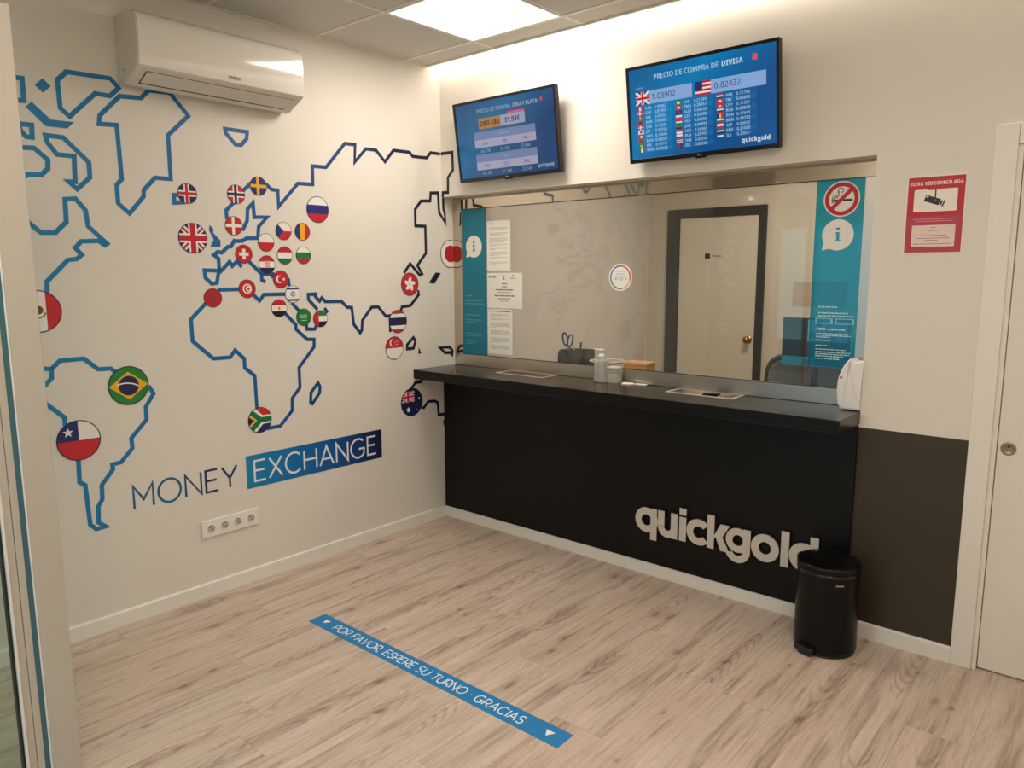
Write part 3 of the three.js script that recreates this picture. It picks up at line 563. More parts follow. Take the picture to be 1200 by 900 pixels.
// ---------------------------------------------------------------- single-stroke lettering
const arc = (cx, cy, rx, ry, a0, a1, n = 22) => Array.from({ length: n + 1 }, (_, i) => { const a = (a0 + (a1 - a0) * i / n) * Math.PI / 180; return [cx + rx * Math.cos(a), cy + ry * Math.sin(a)]; });
const GL = {                                                       // letter: [advance width, strokes] on a unit cap height
  M: [0.86, [[0, 0], [0, 1], [0.43, 0.36], [0.86, 1], [0.86, 0]]], N: [0.76, [[0, 0], [0, 1], [0.76, 0], [0.76, 1]]],
  O: [1.04, arc(0.52, 0.5, 0.52, 0.52, 0, 360, 40)], E: [0.6, [[0.6, 1], [0, 1], [0, 0], [0.6, 0]], [[0, 0.52], [0.54, 0.52]]],
  Y: [0.78, [[0, 1], [0.39, 0.44], [0.78, 1]], [[0.39, 0.44], [0.39, 0]]], X: [0.74, [[0, 0], [0.72, 1]], [[0.02, 1], [0.74, 0]]],
  C: [0.9, arc(0.5, 0.5, 0.5, 0.52, 44, 316)], H: [0.76, [[0, 0], [0, 1]], [[0.76, 0], [0.76, 1]], [[0, 0.5], [0.76, 0.5]]],
  A: [0.86, [[0, 0], [0.43, 1], [0.86, 0]], [[0.15, 0.33], [0.71, 0.33]]], G: [0.94, [...arc(0.5, 0.5, 0.5, 0.52, 48, 322), [0.91, 0.46], [0.54, 0.46]]],
  P: [0.62, [[0, 0], [0, 1], [0.34, 1], ...arc(0.34, 0.69, 0.28, 0.31, 80, -90, 12), [0, 0.38]]], R: [0.64, [[0, 0], [0, 1], [0.34, 1], ...arc(0.34, 0.69, 0.28, 0.31, 80, -90, 12), [0, 0.38]], [[0.34, 0.38], [0.64, 0]]],
  F: [0.58, [[0, 0], [0, 1], [0.58, 1]], [[0, 0.5], [0.52, 0.5]]], V: [0.82, [[0, 1], [0.41, 0], [0.82, 1]]], U: [0.74, [[0, 1], [0, 0.38], ...arc(0.37, 0.37, 0.37, 0.38, 180, 360, 14), [0.74, 1]]],
  S: [0.62, [...arc(0.31, 0.74, 0.28, 0.27, 40, 265, 14), ...arc(0.31, 0.25, 0.3, 0.26, 88, -145, 14)]], T: [0.7, [[0, 1], [0.7, 1]], [[0.35, 1], [0.35, 0]]], I: [0.02, [[0.01, 0], [0.01, 1]]],
  L: [0.55, [[0, 1], [0, 0], [0.55, 0]]], D: [0.8, [[0, 0], [0, 1], [0.3, 1], ...arc(0.3, 0.5, 0.5, 0.5, 85, -90, 16), [0, 0]]], Z: [0.66, [[0, 1], [0.66, 1], [0, 0], [0.66, 0]]],
  ',': [0.1, [[0.07, 0.06], [0.0, -0.16]]], '·': [0.1, [[0.02, 0.5], [0.1, 0.5]]], ' ': [0.26],
};
const textWidth = (s, sp) => [...s].reduce((w, c) => w + GL[c][0] + sp, -sp);
function strokeText(g, s, x, y, cap, sp, lw) {                       // draws on a canvas, y down, baseline at y
  g.lineWidth = lw; g.lineJoin = 'miter'; g.lineCap = 'butt';
  for (const c of s) {
    for (const st of GL[c].slice(1)) { g.beginPath(); st.forEach(([px, py], i) => g[i ? 'lineTo' : 'moveTo'](x + px * cap, y - py * cap)); if (c === 'O') g.closePath(); g.stroke(); }
    x += (GL[c][0] + sp) * cap;
  }
}
// a thin printed sheet, print on its +z face; pos is the centre of its back
function sheet(name, w, h, t, tex, pos, label, category, ry = 0, rough = 0.5, edge = mat.paper, group, extra = {}) {
  const f = M(0xffffff, rough, { map: tex, ...extra });
  return solo(name, new THREE.BoxGeometry(w, h, t).translate(0, 0, t / 2), [edge, edge, edge, edge, f, edge], pos, label, category, group, ry);
}
{ // MONEY as cut letters, EXCHANGE on its banner
  const cap = 0.107, sp = 0.24, W = 0.503, k = W / textWidth('MONEY', sp);
  const t = thing('wall_lettering', 'thin blue cut letters MONEY on the white wall left of the banner', 'lettering', [0, 0.5215, 1.96], Math.PI / 2);
  let x = 0;
  for (const c of 'MONEY') {
    const gs = GL[c].slice(1).map((st) => ribbon(c === 'O' ? st.slice(0, -1).map(([a, b]) => [a * k, b * cap]) : st.map(([a, b]) => [a * k, b * cap]), 0.0106, c === 'O', 0.0012));
    part('letter_' + c.toLowerCase(), merge(gs), M(css(['#17618f', '#17618f', '#164a7d', '#15355f', '#142744'][Math.round(x / W * 4)]), 0.45), t, [x, 0, 0]);
    x += (GL[c][0] + sp) * k;
  }
  const tex = canvas(1024, 200, (g, w, h) => {
    const gr = g.createLinearGradient(0, 0, w, 0); gr.addColorStop(0, '#0a86b8'); gr.addColorStop(0.3, '#0470b4'); gr.addColorStop(0.6, '#04549c'); gr.addColorStop(0.82, '#0c376e'); gr.addColorStop(1, '#111a3e');
    g.fillStyle = gr; g.fillRect(0, 0, w, h); g.strokeStyle = '#e8eaec';
    const c = 124, s = 0.215, ww = textWidth('EXCHANGE', s) * c; g.save(); g.translate(52, 0); g.scale(920 / ww, 1); strokeText(g, 'EXCHANGE', 0, 162, c, s, 13.6); g.restore();
  });
  sheet('banner', 0.875, 0.17, 0.0015, tex, [0, 0.5755, 0.9675], 'blue printed banner with white word EXCHANGE on the white wall', 'banner', Math.PI / 2, 0.42, M(css('#123463'), 0.5));
}
{ // floor tape
  const tex = canvas(2048, 134, (g, w, h) => {
    g.fillStyle = '#007cba'; g.fillRect(0, 0, w, h); g.fillStyle = '#e9edef'; g.strokeStyle = '#e9edef';
    const tri = (x) => { g.beginPath(); g.moveTo(x - 28, 46); g.lineTo(x + 28, 46); g.lineTo(x, 92); g.fill(); };
    tri(100); tri(1944);
    const s = 'POR FAVOR, ESPERE SU TURNO · GRACIAS', c = 62, sp = 0.2, ww = textWidth(s, sp) * c; g.save(); g.translate(206, 0); g.scale(1580 / ww, 1); strokeText(g, s, 0, 99, c, sp, 8.6); g.restore();
  });
  const t = sheet('floor_tape', 1.431, 0.0945, 0.0008, tex, [1.3265, 0.0002, 1.4365], 'blue waiting line strip with white Spanish text stuck on the wood floor', 'floor sticker', 0, 0.5, M(css('#0a6ea1'), 0.5));
  t.rotation.set(-Math.PI / 2, 0, 0);
}

// ---------------------------------------------------------------- televisions
const mini = (g, x, y, w, h, f) => { g.save(); g.beginPath(); g.rect(x, y, w, h); g.clip(); g.translate(x, y); g.scale(w / 100, h / 100); f(g); g.restore(); };
const stripes = (g, horizontal, ...c) => c.forEach((k, i) => { g.fillStyle = k; if (horizontal) g.fillRect(0, 100 * i / c.length, 100, 100 / c.length + 1); else g.fillRect(100 * i / c.length, 0, 100 / c.length + 1, 100); });
function blueBack(g, w, h) { const gr = g.createLinearGradient(0, 0, w * 0.5, h); gr.addColorStop(0, '#00629e'); gr.addColorStop(0.5, '#0083c0'); gr.addColorStop(1, '#005496'); g.fillStyle = gr; g.fillRect(0, 0, w, h); }
const screenGold = canvas(1024, 590, (g, w, h) => {
  blueBack(g, w, h); g.textAlign = 'center';
  g.fillStyle = '#c5e2f5'; g.font = '40px sans-serif'; g.fillText('PRECIO DE COMPRA', 420, 86); g.font = 'bold 40px sans-serif'; g.fillText('ORO Y PLATA', 745, 86);
  g.fillStyle = '#f2557c'; g.beginPath(); g.arc(905, 66, 15, 0, 7); g.fill();
  g.fillStyle = '#c8187e'; g.fillRect(560, 104, 180, 34); g.fillStyle = '#f3d2e6'; g.font = 'bold 20px sans-serif'; g.fillText('PRECIO ESPECIAL', 650, 128);
  g.fillStyle = '#dd9a4a'; g.fillRect(250, 130, 236, 82); g.fillStyle = '#3a2a22'; g.font = 'bold 52px sans-serif'; g.fillText('ORO 18K', 368, 190);
  g.fillStyle = '#c7cdee'; g.fillRect(486, 130, 250, 82); g.fillStyle = '#20305a'; g.fillText('31.93€', 606, 190);
  const tab = (y, head, a, b) => {
    g.fillStyle = '#8fa6da'; g.fillRect(190, y, 640, 62); g.fillStyle = '#c9d3f1'; g.font = '24px sans-serif'; g.fillText(head, 510, y + 42);
    g.fillStyle = '#d3d0f0'; g.fillRect(190, y + 62, 640, 62); g.fillStyle = '#4a5a9a'; g.font = '34px sans-serif'; a.forEach((s, i) => g.fillText(s, 300 + 210 * i, y + 106));
    g.fillStyle = '#bfe0f4'; b.forEach((s, i) => g.fillText(s, 300 + 210 * i, y + 164));
  };
  tab(232, 'OTROS ORO', ['24K', '18K', '14K'], ['44.77€', '31.32€', '27.88€']);
  tab(408, 'PLATA', ['999', '925', '800'], ['45.76€', '31.24€', '25.54€']);
  g.fillStyle = '#d9ecf8'; g.font = 'bold 34px sans-serif'; g.textAlign = 'right'; g.fillText('quickgold', 985, 560);
});
const screenFx = canvas(1024, 590, (g, w, h) => {
  blueBack(g, w, h); g.textAlign = 'left';
  g.fillStyle = '#cfe7f7'; g.font = '44px sans-serif'; g.fillText('PRECIO DE COMPRA DE', 190, 84); g.font = 'bold 44px sans-serif'; g.fillText('DIVISA', 672, 84);
  g.fillStyle = '#f0526f'; g.beginPath(); g.moveTo(880, 40); g.lineTo(908, 52); g.lineTo(904, 84); g.lineTo(872, 78); g.fill();
  g.fillStyle = '#9fc9ea'; g.font = '18px sans-serif'; g.fillText('VENTA', 52, 132);
  const uk = (g) => { g.fillStyle = '#26316e'; g.fillRect(0, 0, 100, 100); g.lineWidth = 18; g.strokeStyle = '#eee'; for (const a of [[0, 0, 100, 100], [100, 0, 0, 100]]) { g.beginPath(); g.moveTo(a[0], a[1]); g.lineTo(a[2], a[3]); g.stroke(); } g.fillStyle = '#eee'; g.fillRect(38, 0, 24, 100); g.fillRect(0, 34, 100, 32); g.fillStyle = '#c8202e'; g.fillRect(43, 0, 14, 100); g.fillRect(0, 41, 100, 18); };
  const us = (g) => { stripes(g, true, '#c8202e', '#eee', '#c8202e', '#eee', '#c8202e', '#eee', '#c8202e'); g.fillStyle = '#26316e'; g.fillRect(0, 0, 46, 62); };
  g.fillStyle = '#8fb4e6'; g.fillRect(48, 150, 420, 86); g.fillRect(490, 150, 470, 86);
  mini(g, 48, 150, 106, 86, uk); mini(g, 490, 150, 110, 86, us);
  g.fillStyle = '#22306a'; g.font = '50px sans-serif'; g.fillText('1.03902', 170, 210); g.fillText('0.82432', 622, 210);
  const J = (c, b) => (g) => { g.fillStyle = b; g.fillRect(0, 0, 100, 100); g.fillStyle = c; g.beginPath(); g.arc(50, 50, 27, 0, 7); g.fill(); };
  const S = (hz, ...c) => (g) => stripes(g, hz, ...c), X = (b, c) => (g) => { g.fillStyle = b; g.fillRect(0, 0, 100, 100); g.fillStyle = c; g.fillRect(34, 0, 18, 100); g.fillRect(0, 42, 100, 18); };
  const rows = [
    [['CAD', '0.59962', S(false, '#c8303c', '#eee', '#c8303c')], ['CHF', '0.87991', X('#c8303c', '#eee')], ['SEK', '0.08653', X('#2a5aa0', '#e8b830')], ['NOK', '0.08488', X('#c8303c', '#28336e')], ['DKK', '0.12235', X('#c8303c', '#eee')], ['JPY', '0.00754', J('#c8303c', '#eee')], ['HKD', '0.10644', J('#eee', '#c8303c')], ['MAD', '0.08257', J('#2f6e3c', '#b83038')], ['BRL', '0.14711', J('#e8c030', '#2e8a3e')], ['MXN', '0.03528', S(false, '#1f7a42', '#eee', '#c8303c')]],
    [['SAR', '0.21589', J('#eee', '#2e8a3e')], ['TND', '0.28057', J('#eee', '#c8303c')], ['AUD', '0.60553', J('#c8303c', '#26316e')], ['CZK', '0.03590', S(true, '#eee', '#c8303c')], ['HUF', '0.00256', S(true, '#c8303c', '#eee', '#2e7a42')], ['ZAR', '0.04691', S(true, '#c8303c', '#2e7a42', '#26316e')], ['SGD', '0.54360', S(true, '#c8303c', '#eee')], ['PLN', '0.20107', S(true, '#eee', '#c8303c')], ['THB', '0.02554', S(true, '#c8303c', '#eee', '#26316e', '#eee', '#c8303c')], ['ISK', '0.00540', X('#26316e', '#c8303c')]],
    [['HRK', '0.11793', S(true, '#c8303c', '#eee', '#26316e')], ['TRY', '0.05890', J('#eee', '#c8303c')], ['CNY', '0.11391', J('#e8c030', '#c8303c')], ['RUB', '0.00920', S(true, '#eee', '#26316e', '#c8303c')], ['RON', '0.17645', S(false, '#26316e', '#e8c030', '#c8303c')], ['BGN', '0.43753', S(true, '#eee', '#2e7a42', '#c8303c')], ['CLP', '0.00092', S(true, '#eee', '#c8303c')], ['AED', '0.21060', S(true, '#2e7a42', '#eee', '#222')], ['ILS', '0.23037', S(true, '#2a5aa0', '#eee', '#2a5aa0')]],
  ];
  rows.forEach((col, c) => col.forEach(([code, v, f], r) => {
    const x = 56 + c * 290, y = 244 + r * 30.5;
    g.fillStyle = r % 2 ? 'rgba(90,170,230,0.22)' : 'rgba(90,170,230,0.08)'; g.fillRect(x, y, 262, 30);
    mini(g, x, y + 2, 44, 27, f); g.fillStyle = '#cfe6f8'; g.font = '25px sans-serif'; g.fillText(code, x + 62, y + 25); g.fillText(v, x + 132, y + 25);
  }));
  g.fillStyle = '#e6f2fa'; g.font = 'bold 40px sans-serif'; g.textAlign = 'right'; g.fillText('quickgold', 985, 560);
});
function television(x, label, tex, glow) {
  const t = thing('wall_television', label, 'television', [x, 2.1015, 0.06]);
  const W = 0.743, Hh = 0.44, tilt = Math.atan(0.06 / 0.44);
  const inner = new THREE.Group(); inner.name = 'body'; inner.rotation.x = tilt; t.add(inner);
  t.rotation.x = 0;
  const P = (n, g, m, pos) => { const o = part(n, g, m, inner, pos); return o; };
  P('housing', rbox(W, Hh, 0.028, 0.006), M(css('#0c0c0e'), 0.42), [0, Hh / 2, -0.02]);
  const fr = new THREE.Shape(); fr.moveTo(-W / 2, 0); fr.lineTo(W / 2, 0); fr.lineTo(W / 2, Hh); fr.lineTo(-W / 2, Hh); fr.closePath();
  const ho = new THREE.Path(); ho.moveTo(-W / 2 + 0.014, 0.02); ho.lineTo(-W / 2 + 0.014, Hh - 0.014); ho.lineTo(W / 2 - 0.014, Hh - 0.014); ho.lineTo(W / 2 - 0.014, 0.02); ho.closePath(); fr.holes.push(ho);
  P('bezel', new THREE.ExtrudeGeometry(fr, { depth: 0.008, bevelEnabled: true, bevelSize: 0.0012, bevelThickness: 0.0012, bevelOffset: -0.0012, bevelSegments: 2 }), M(css('#0b0b0d'), 0.22), [0, 0, -0.0075]);
  const sm = M(css('#050507'), 0.16, { emissive: 0xffffff, emissiveMap: tex, emissiveIntensity: glow });
  const em = M(css('#050507'), 0.3);
  P('screen', new THREE.BoxGeometry(W - 0.026, Hh - 0.032, 0.002), [em, em, em, em, sm, em], [0, Hh / 2 + 0.003, -0.0035]);
  P('maker_badge', merge([new THREE.CylinderGeometry(0.0042, 0.0042, 0.001, 20).rotateX(Math.PI / 2).translate(-0.006, 0, 0), box(0.001, 0.0022, -0.0035, 0.0035, -0.0005, 0.0005), box(0.001, 0.005, -0.0035, -0.0024, -0.0005, 0.0005), box(0.0065, 0.0076, -0.0035, 0.0035, -0.0005, 0.0005), box(0.0065, 0.011, 0.0024, 0.0035, -0.0005, 0.0005), box(0.0065, 0.011, -0.0035, -0.0024, -0.0005, 0.0005), box(0.0098, 0.011, -0.0035, 0.0004, -0.0005, 0.0005)]), M(css('#8d8d92'), 0.4), [0, 0.0095, 0.0022]);
  P('sensor_bump', rbox(0.055, 0.012, 0.008, 0.003), M(css('#0b0b0d'), 0.3), [0.004, -0.0005, -0.004]);
  for (const x of [-0.09, 0.09]) P('wall_bracket', box(x - 0.01, x + 0.01, 0.1, 0.34, -0.045, -0.034), mat.dark);
  part('wall_rail', box(-0.13, 0.13, 0.16, 0.2, -0.0595, -0.022), mat.dark, t); part('wall_rail', box(-0.13, 0.13, 0.27, 0.31, -0.0595, 0), mat.dark, t);
  // parts straight under the thing
  inner.updateMatrix(); for (const c of [...inner.children]) { c.applyMatrix4(inner.matrix); t.add(c); } t.remove(inner);
  return t;
}
television(0.596, 'left television nearer the corner, blue screen with gold and silver prices', screenGold, 0.44);
television(1.767, 'right television, blue screen with currency rates and little flags', screenFx, 0.72);

// ---------------------------------------------------------------- air conditioner on the left wall
{ // local x along the wall towards the corner, z out of the wall
  const t = thing('air_conditioner', 'long white wall air conditioner under the ceiling of the map wall', 'air conditioner', [0, 2.36, 1.495], Math.PI / 2);
  const W = 0.785, hw = W / 2;
  const ext = (pts, len, x0, bev = 0) => { // profile [z, y] swept along x
    const s = new THREE.Shape(); pts.forEach(([z, y], i) => s[i ? 'lineTo' : 'moveTo'](-z, y)); s.closePath();
    const g = new THREE.ExtrudeGeometry(s, { depth: len - 2 * bev, bevelEnabled: bev > 0, bevelSize: bev, bevelThickness: bev, bevelOffset: -bev, bevelSegments: 3 });
    return g.rotateY(Math.PI / 2).translate(x0 + bev, 0, 0);
  };
  const curve = (p0, p1, p2, n) => Array.from({ length: n + 1 }, (_, i) => { const u = i / n; return [0, 1].map((k) => (1 - u) * (1 - u) * p0[k] + 2 * u * (1 - u) * p1[k] + u * u * p2[k]); });
  const front = [...curve([0.2, 0.062], [0.212, 0.16], [0.203, 0.235], 14), ...curve([0.203, 0.235], [0.197, 0.27], [0.15, 0.284], 10), [0.05, 0.29], [0.001, 0.284]];
  part('casing', ext([[0.001, 0.012], [0.05, 0.002], [0.07, 0.004], [0.19, 0.055], ...front.map(([z, y]) => [z - 0.004, y - 0.002])], W, -hw, 0.005), mat.acSide, t);
  const fp = [...front.slice(0, 25)], back = fp.map(([z, y]) => [z - 0.006, y - 0.004]).reverse();
  const panel = part('front_panel', ext([...fp, ...back], W - 0.012, -hw + 0.006, 0), mat.acGloss, t);
  void panel;
  // louvre in the sloping underside
  const dir = [0.12, 0.051], l = Math.hypot(...dir), u = [dir[0] / l, dir[1] / l], nrm = [u[1], -u[0]], at = (s, o) => [0.07 + u[0] * s + nrm[0] * o, 0.004 + u[1] * s + nrm[1] * o];
  part('air_slot', ext([at(0.018, -0.006), at(0.108, -0.006), at(0.108, 0.0006), at(0.018, 0.0006)], W - 0.09, -hw + 0.045), mat.dark, t);
  part('louvre', ext([at(0.028, -0.002), at(0.105, -0.002), at(0.105, 0.003), at(0.07, 0.0042), at(0.028, 0.003)], W - 0.098, -hw + 0.049), mat.acSide, t);
  part('louvre_rib', ext([at(0.075, 0.003), at(0.079, 0.003), at(0.079, 0.006), at(0.075, 0.006)], 0.12, -hw + 0.085), mat.acSide, t);
  const lx = [-0.036, -0.024, -0.0125, 0.0, 0.0125, 0.024], g = [];
  lx.forEach((x, i) => { g.push(box(x, x + 0.0028, -0.005, 0.005, 0, 0.0012), box(x, x + 0.009, i % 2 ? 0.0022 : -0.005, i % 2 ? 0.005 : -0.0022, 0, 0.0012)); if (i % 3 !== 1) g.push(box(x + 0.0062, x + 0.009, -0.005, 0.005, 0, 0.0012)); });
  g.push(box(-0.036, 0.034, -0.0105, -0.009, 0, 0.0012));
  part('maker_badge', merge(g).scale(0.8, 0.75, 1), M(css('#807b72'), 0.5), t, [0.03, 0.083, 0.2035], [-0.1, 0, 0]);
  part('cover_screw', new THREE.CylinderGeometry(0.004, 0.004, 0.002, 16).rotateZ(Math.PI / 2), mat.nickel, t, [-hw - 0.0005, 0.06, 0.06]);
}

// ---------------------------------------------------------------- four-gang socket
{
  const t = thing('socket_strip', 'white four-gang wall socket above the skirting of the map wall', 'socket', [0.0002, 0.34, 1.506], Math.PI / 2);
  part('cover_plate', rbox(0.305, 0.086, 0.009, 0.0025, 2), mat.plastic, t, [0, 0, 0.0045]);
  for (let i = 0; i < 4; i++) {
    const s = part('socket', lathe([[0.024, 0.0], [0.0245, 0.0015], [0.0225, 0.0028], [0.0195, 0.0028], [0.0185, 0.0006], [0, 0.0006]], 36).rotateX(Math.PI / 2), mat.plastic, t, [-0.1065 + 0.071 * i, 0, 0.009]);
    part('recess', lathe([[0.0184, 0.0008], [0.0175, 0.0013], [0, 0.0013]], 36).rotateX(Math.PI / 2), M(css('#b7b1a6'), 0.5), s);
    for (const d of [-1, 1]) part('pin_hole', new THREE.CylinderGeometry(0.0032, 0.0032, 0.0006, 14).rotateX(Math.PI / 2), mat.dark, s, [0.0095 * d * 0.72, -0.0095 * d * 0.72, 0.0016]);
    part('earth_clip', box(-0.003, 0.003, 0.0135, 0.0175, 0.001, 0.0024), mat.nickel, s);
  }
}

// ---------------------------------------------------------------- red notice on the wall by the door
{
  const tex = canvas(560, 812, (g, w, h) => {
    g.fillStyle = '#efe3dc'; g.fillRect(0, 0, w, h); g.fillStyle = '#b9141d'; g.fillRect(14, 12, w - 26, h - 26);
    g.fillStyle = '#b4364d'; g.fillRect(14, 418, w - 26, h - 432);
    g.fillStyle = '#f1e6dd'; g.font = 'bold 50px sans-serif'; g.textAlign = 'center'; g.save(); g.translate(w / 2, 96); g.scale(0.94, 1); g.fillText('ZONA VIDEOVIGILADA', 0, 0); g.restore();
    g.beginPath(); g.roundRect(76, 140, 408, 232, 14); g.fill();
    g.fillStyle = '#d98f98'; for (let i = 0; i < 2; i++) g.fillRect(80 + i * 24, 446 + i * 22, 400 - i * 48, 7);
    g.fillStyle = '#e8cfc8'; g.fillRect(76, 512, 410, 226);
    g.fillStyle = '#8f6f6d'; for (const [x, y, l] of [[250, 536, 60], [236, 566, 86], [150, 618, 260], [120, 646, 320], [210, 668, 120], [100, 706, 360]]) g.fillRect(x, y, l, 6);
    g.fillStyle = '#14171a'; g.fillRect(200, 142, 170, 6); g.fillRect(272, 146, 13, 92);
    g.save(); g.translate(268, 258); g.rotate(0.36); g.fillRect(-92, -32, 150, 66); g.fillRect(64, -24, 20, 50); g.fillRect(90, -34, 14, 68); g.fillStyle = '#f1e6dd'; g.fillRect(-84, -24, 20, 16); g.fillStyle = '#5c6468'; g.beginPath(); g.arc(10, -4, 13, 0, 7); g.fill(); g.restore();
  });
  sheet('wall_notice', 0.206, 0.298, 0.0015, tex, [2.737, 1.793, 0.0002], 'red and white video surveillance notice on the wall beside the white door', 'notice', 0, 0.35, M(css('#efe3dc'), 0.5));
}

// ---------------------------------------------------------------- vinyl, stickers and papers on the glass
{
  const ZG = GZ + 0.0004;
  const vinyl = (x0, x1, y0, y1, label, trans, info) => {
    const t = thing('window_vinyl', label, 'window vinyl', [(x0 + x1) / 2, y0, ZG]);
    const w = x1 - x0, h = y1 - y0;
    part('film', new THREE.BoxGeometry(w, h, 0.0008), M(trans ? new THREE.Color(0.03, 0.64, 0.8) : css('#00768e'), trans ? 0.06 : 0.3, { transmission: trans, thickness: 0 }), t, [0, h / 2, 0.0006]);
    const cx = info[0] - (x0 + x1) / 2, cy = info[1] - y0, r = info[2];
    const s = new THREE.Shape(); s.absarc(cx, cy, r, -2.05, Math.PI * 2 - 2.62, false); s.lineTo(cx - r * 0.98, cy - r * 0.98); s.closePath();
    const hole = (...p) => { const q = new THREE.Path(); p.forEach(([a, b], i) => q[i ? 'lineTo' : 'moveTo'](cx + a * r, cy + b * r)); q.closePath(); s.holes.push(q); };
    hole([-0.17, -0.42], [-0.17, -0.32], [-0.09, -0.32], [-0.09, 0.08], [-0.17, 0.08], [-0.17, 0.18], [0.11, 0.18], [0.11, -0.32], [0.19, -0.32], [0.19, -0.42]);
    hole([-0.12, 0.3], [-0.12, 0.48], [0.11, 0.48], [0.11, 0.3]);
    part('speech_bubble', new THREE.ExtrudeGeometry(s, { depth: 0.0006, bevelEnabled: false, curveSegments: 40 }), mat.cutWhite, t, [0, 0, 0.0011]);
    return t;
  };
  const lines = (t, list, h, m) => { const g = list.map(([x, y, l, k = 1]) => box(x, x + l, y, y + h * k, 0.0011, 0.0016)); const o = part('text_line', merge(g), m, t); o.userData.kind = 'stuff'; return o; };
  // words as small cut letters: bars of uneven length stand for print too fine to read
  const words = (x, y, l) => { const out = []; let p = x; while (p < x + l - 0.004) { const wl = Math.min(R(0.006, 0.018), x + l - p); out.push([p, y, wl]); p += wl + 0.003; } return out; };
  const lm = M(css('#5aa5b2'), 0.5);
  const a = vinyl(0.076, 0.284, GZ + 1.166, 1.966, 'opaque teal information strip on the left end of the window glass', 0, [0.177, 1.737, 0.067]);
  lines(a, [...words(-0.08, 0.365, 0.06), ...words(-0.08, 0.335, 0.15), ...words(-0.08, 0.315, 0.16)], 0.006, lm);
  lines(a, [...words(-0.08, 0.245, 0.12), ...words(-0.08, 0.215, 0.14), ...words(-0.08, 0.2, 0.1), ...words(-0.08, 0.13, 0.13), ...words(-0.08, 0.115, 0.15), ...words(-0.08, 0.08, 0.1), ...words(-0.08, 0.065, 0.07)], 0.005, lm);
  const b = vinyl(2.25, 2.449, 1.157, 1.966, 'see-through teal information strip on the right end of the window glass', 0.88, [2.349, 1.733, 0.066]);
  const hp = M(css('#b9dcdd'), 0.5);
  lines(b, [...words(-0.065, 0.262, 0.08), ...words(-0.065, 0.235, 0.13), ...words(-0.065, 0.222, 0.15)], 0.006, hp);
  for (const [x, w] of [[-0.075, 0.075], [0.01, 0.08]]) { const o = new THREE.Shape(); o.moveTo(x, 0.19); o.lineTo(x + w, 0.19); o.lineTo(x + w, 0.215); o.lineTo(x, 0.215); o.closePath(); const q = new THREE.Path(); q.moveTo(x + 0.006, 0.194); q.lineTo(x + 0.006, 0.211); q.lineTo(x + w - 0.01, 0.211); q.lineTo(x + w - 0.01, 0.194); q.closePath(); o.holes.push(q); part('text_box', new THREE.ExtrudeGeometry(o, { depth: 0.0005, bevelEnabled: false }), M(css('#7fc3c8'), 0.5), b, [0, 0, 0.0011]); }
  lines(b, [...words(-0.068, 0.163, 0.045).map((q) => [...q, 1.5]), ...words(-0.02, 0.163, 0.075)], 0.006, hp);
  lines(b, [...words(-0.068, 0.145, 0.14), ...words(-0.068, 0.137, 0.145), ...words(-0.068, 0.129, 0.06), ...words(-0.068, 0.115, 0.065), ...words(-0.068, 0.092, 0.05)], 0.0045, hp);
  lines(b, [...words(-0.068, 0.075, 0.13), ...words(-0.068, 0.063, 0.15), ...words(-0.068, 0.054, 0.145), ...words(-0.068, 0.045, 0.12), ...words(-0.068, 0.034, 0.11)], 0.0045, hp);

  // no smoking
  const ns = canvas(300, 300, (g) => {
    g.fillStyle = '#e9e2da'; g.fillRect(0, 0, 300, 300); g.strokeStyle = '#bb1622'; g.lineWidth = 34; g.beginPath(); g.arc(150, 150, 122, 0, 7); g.stroke();
    g.fillStyle = '#17181a'; g.fillRect(84, 152, 70, 18); g.fillRect(160, 152, 78, 18); g.strokeStyle = '#2b3033'; g.lineWidth = 7;
    g.beginPath(); g.moveTo(74, 180); g.bezierCurveTo(64, 120, 84, 122, 112, 124); g.bezierCurveTo(138, 124, 120, 96, 116, 84); g.stroke(); g.beginPath(); g.moveTo(84, 180); g.bezierCurveTo(76, 134, 92, 136, 122, 136); g.stroke(); g.beginPath(); g.arc(140, 78, 20, 2.2, 7.4); g.stroke();
    g.strokeStyle = '#bb1622'; g.lineWidth = 34; g.beginPath(); g.moveTo(62, 238); g.lineTo(238, 62); g.stroke();
  });
  const circ = (r, n = 64) => Array.from({ length: n }, (_, i) => [r * Math.cos(i / n * 2 * Math.PI), r * Math.sin(i / n * 2 * Math.PI)]);
  const round = (name, r, tex, pos, label, cat) => solo(name, plate(circ(r), 0.0012, null, (p) => [0.5 + p[0] / (2 * r), 0.5 + p[1] / (2 * r)]), M(0xffffff, 0.4, { map: tex }), pos, label, cat);
  round('no_smoking_sticker', 0.075, ns, [2.357, 1.884, ZG + 0.0016], 'round red and white no smoking sticker atop the right teal strip', 'sticker');
  const rt = canvas(300, 300, (g) => {
    g.fillStyle = '#f3f2ee'; g.fillRect(0, 0, 300, 300); g.lineWidth = 15;
    for (const [a0, a1, c] of [[-1.62, 0.22, '#d3323a'], [0.22, 1.5, '#e8b53a'], [1.5, 2.75, '#2a8a45'], [2.75, 4.66, '#2f5fb4']]) { g.strokeStyle = c; g.beginPath(); g.arc(150, 150, 125, a0, a1); g.stroke(); }
    g.textAlign = 'center'; g.fillStyle = '#8c8a88'; g.font = '22px sans-serif'; g.fillText('Encuentra tu', 150, 92); g.fillText('negocio en', 150, 120);
    g.font = '54px sans-serif'; const cs = ['#7d9bd6', '#df8f8d', '#e3c67a', '#7d9bd6', '#86bd95', '#df8f8d']; [...'Google'].forEach((ch, i) => { g.fillStyle = cs[i]; g.fillText(ch, 76 + i * 29, 176); });
    g.fillStyle = '#b9b2a2'; g.font = '30px sans-serif'; g.fillText('★★★★★', 150, 224);
  });
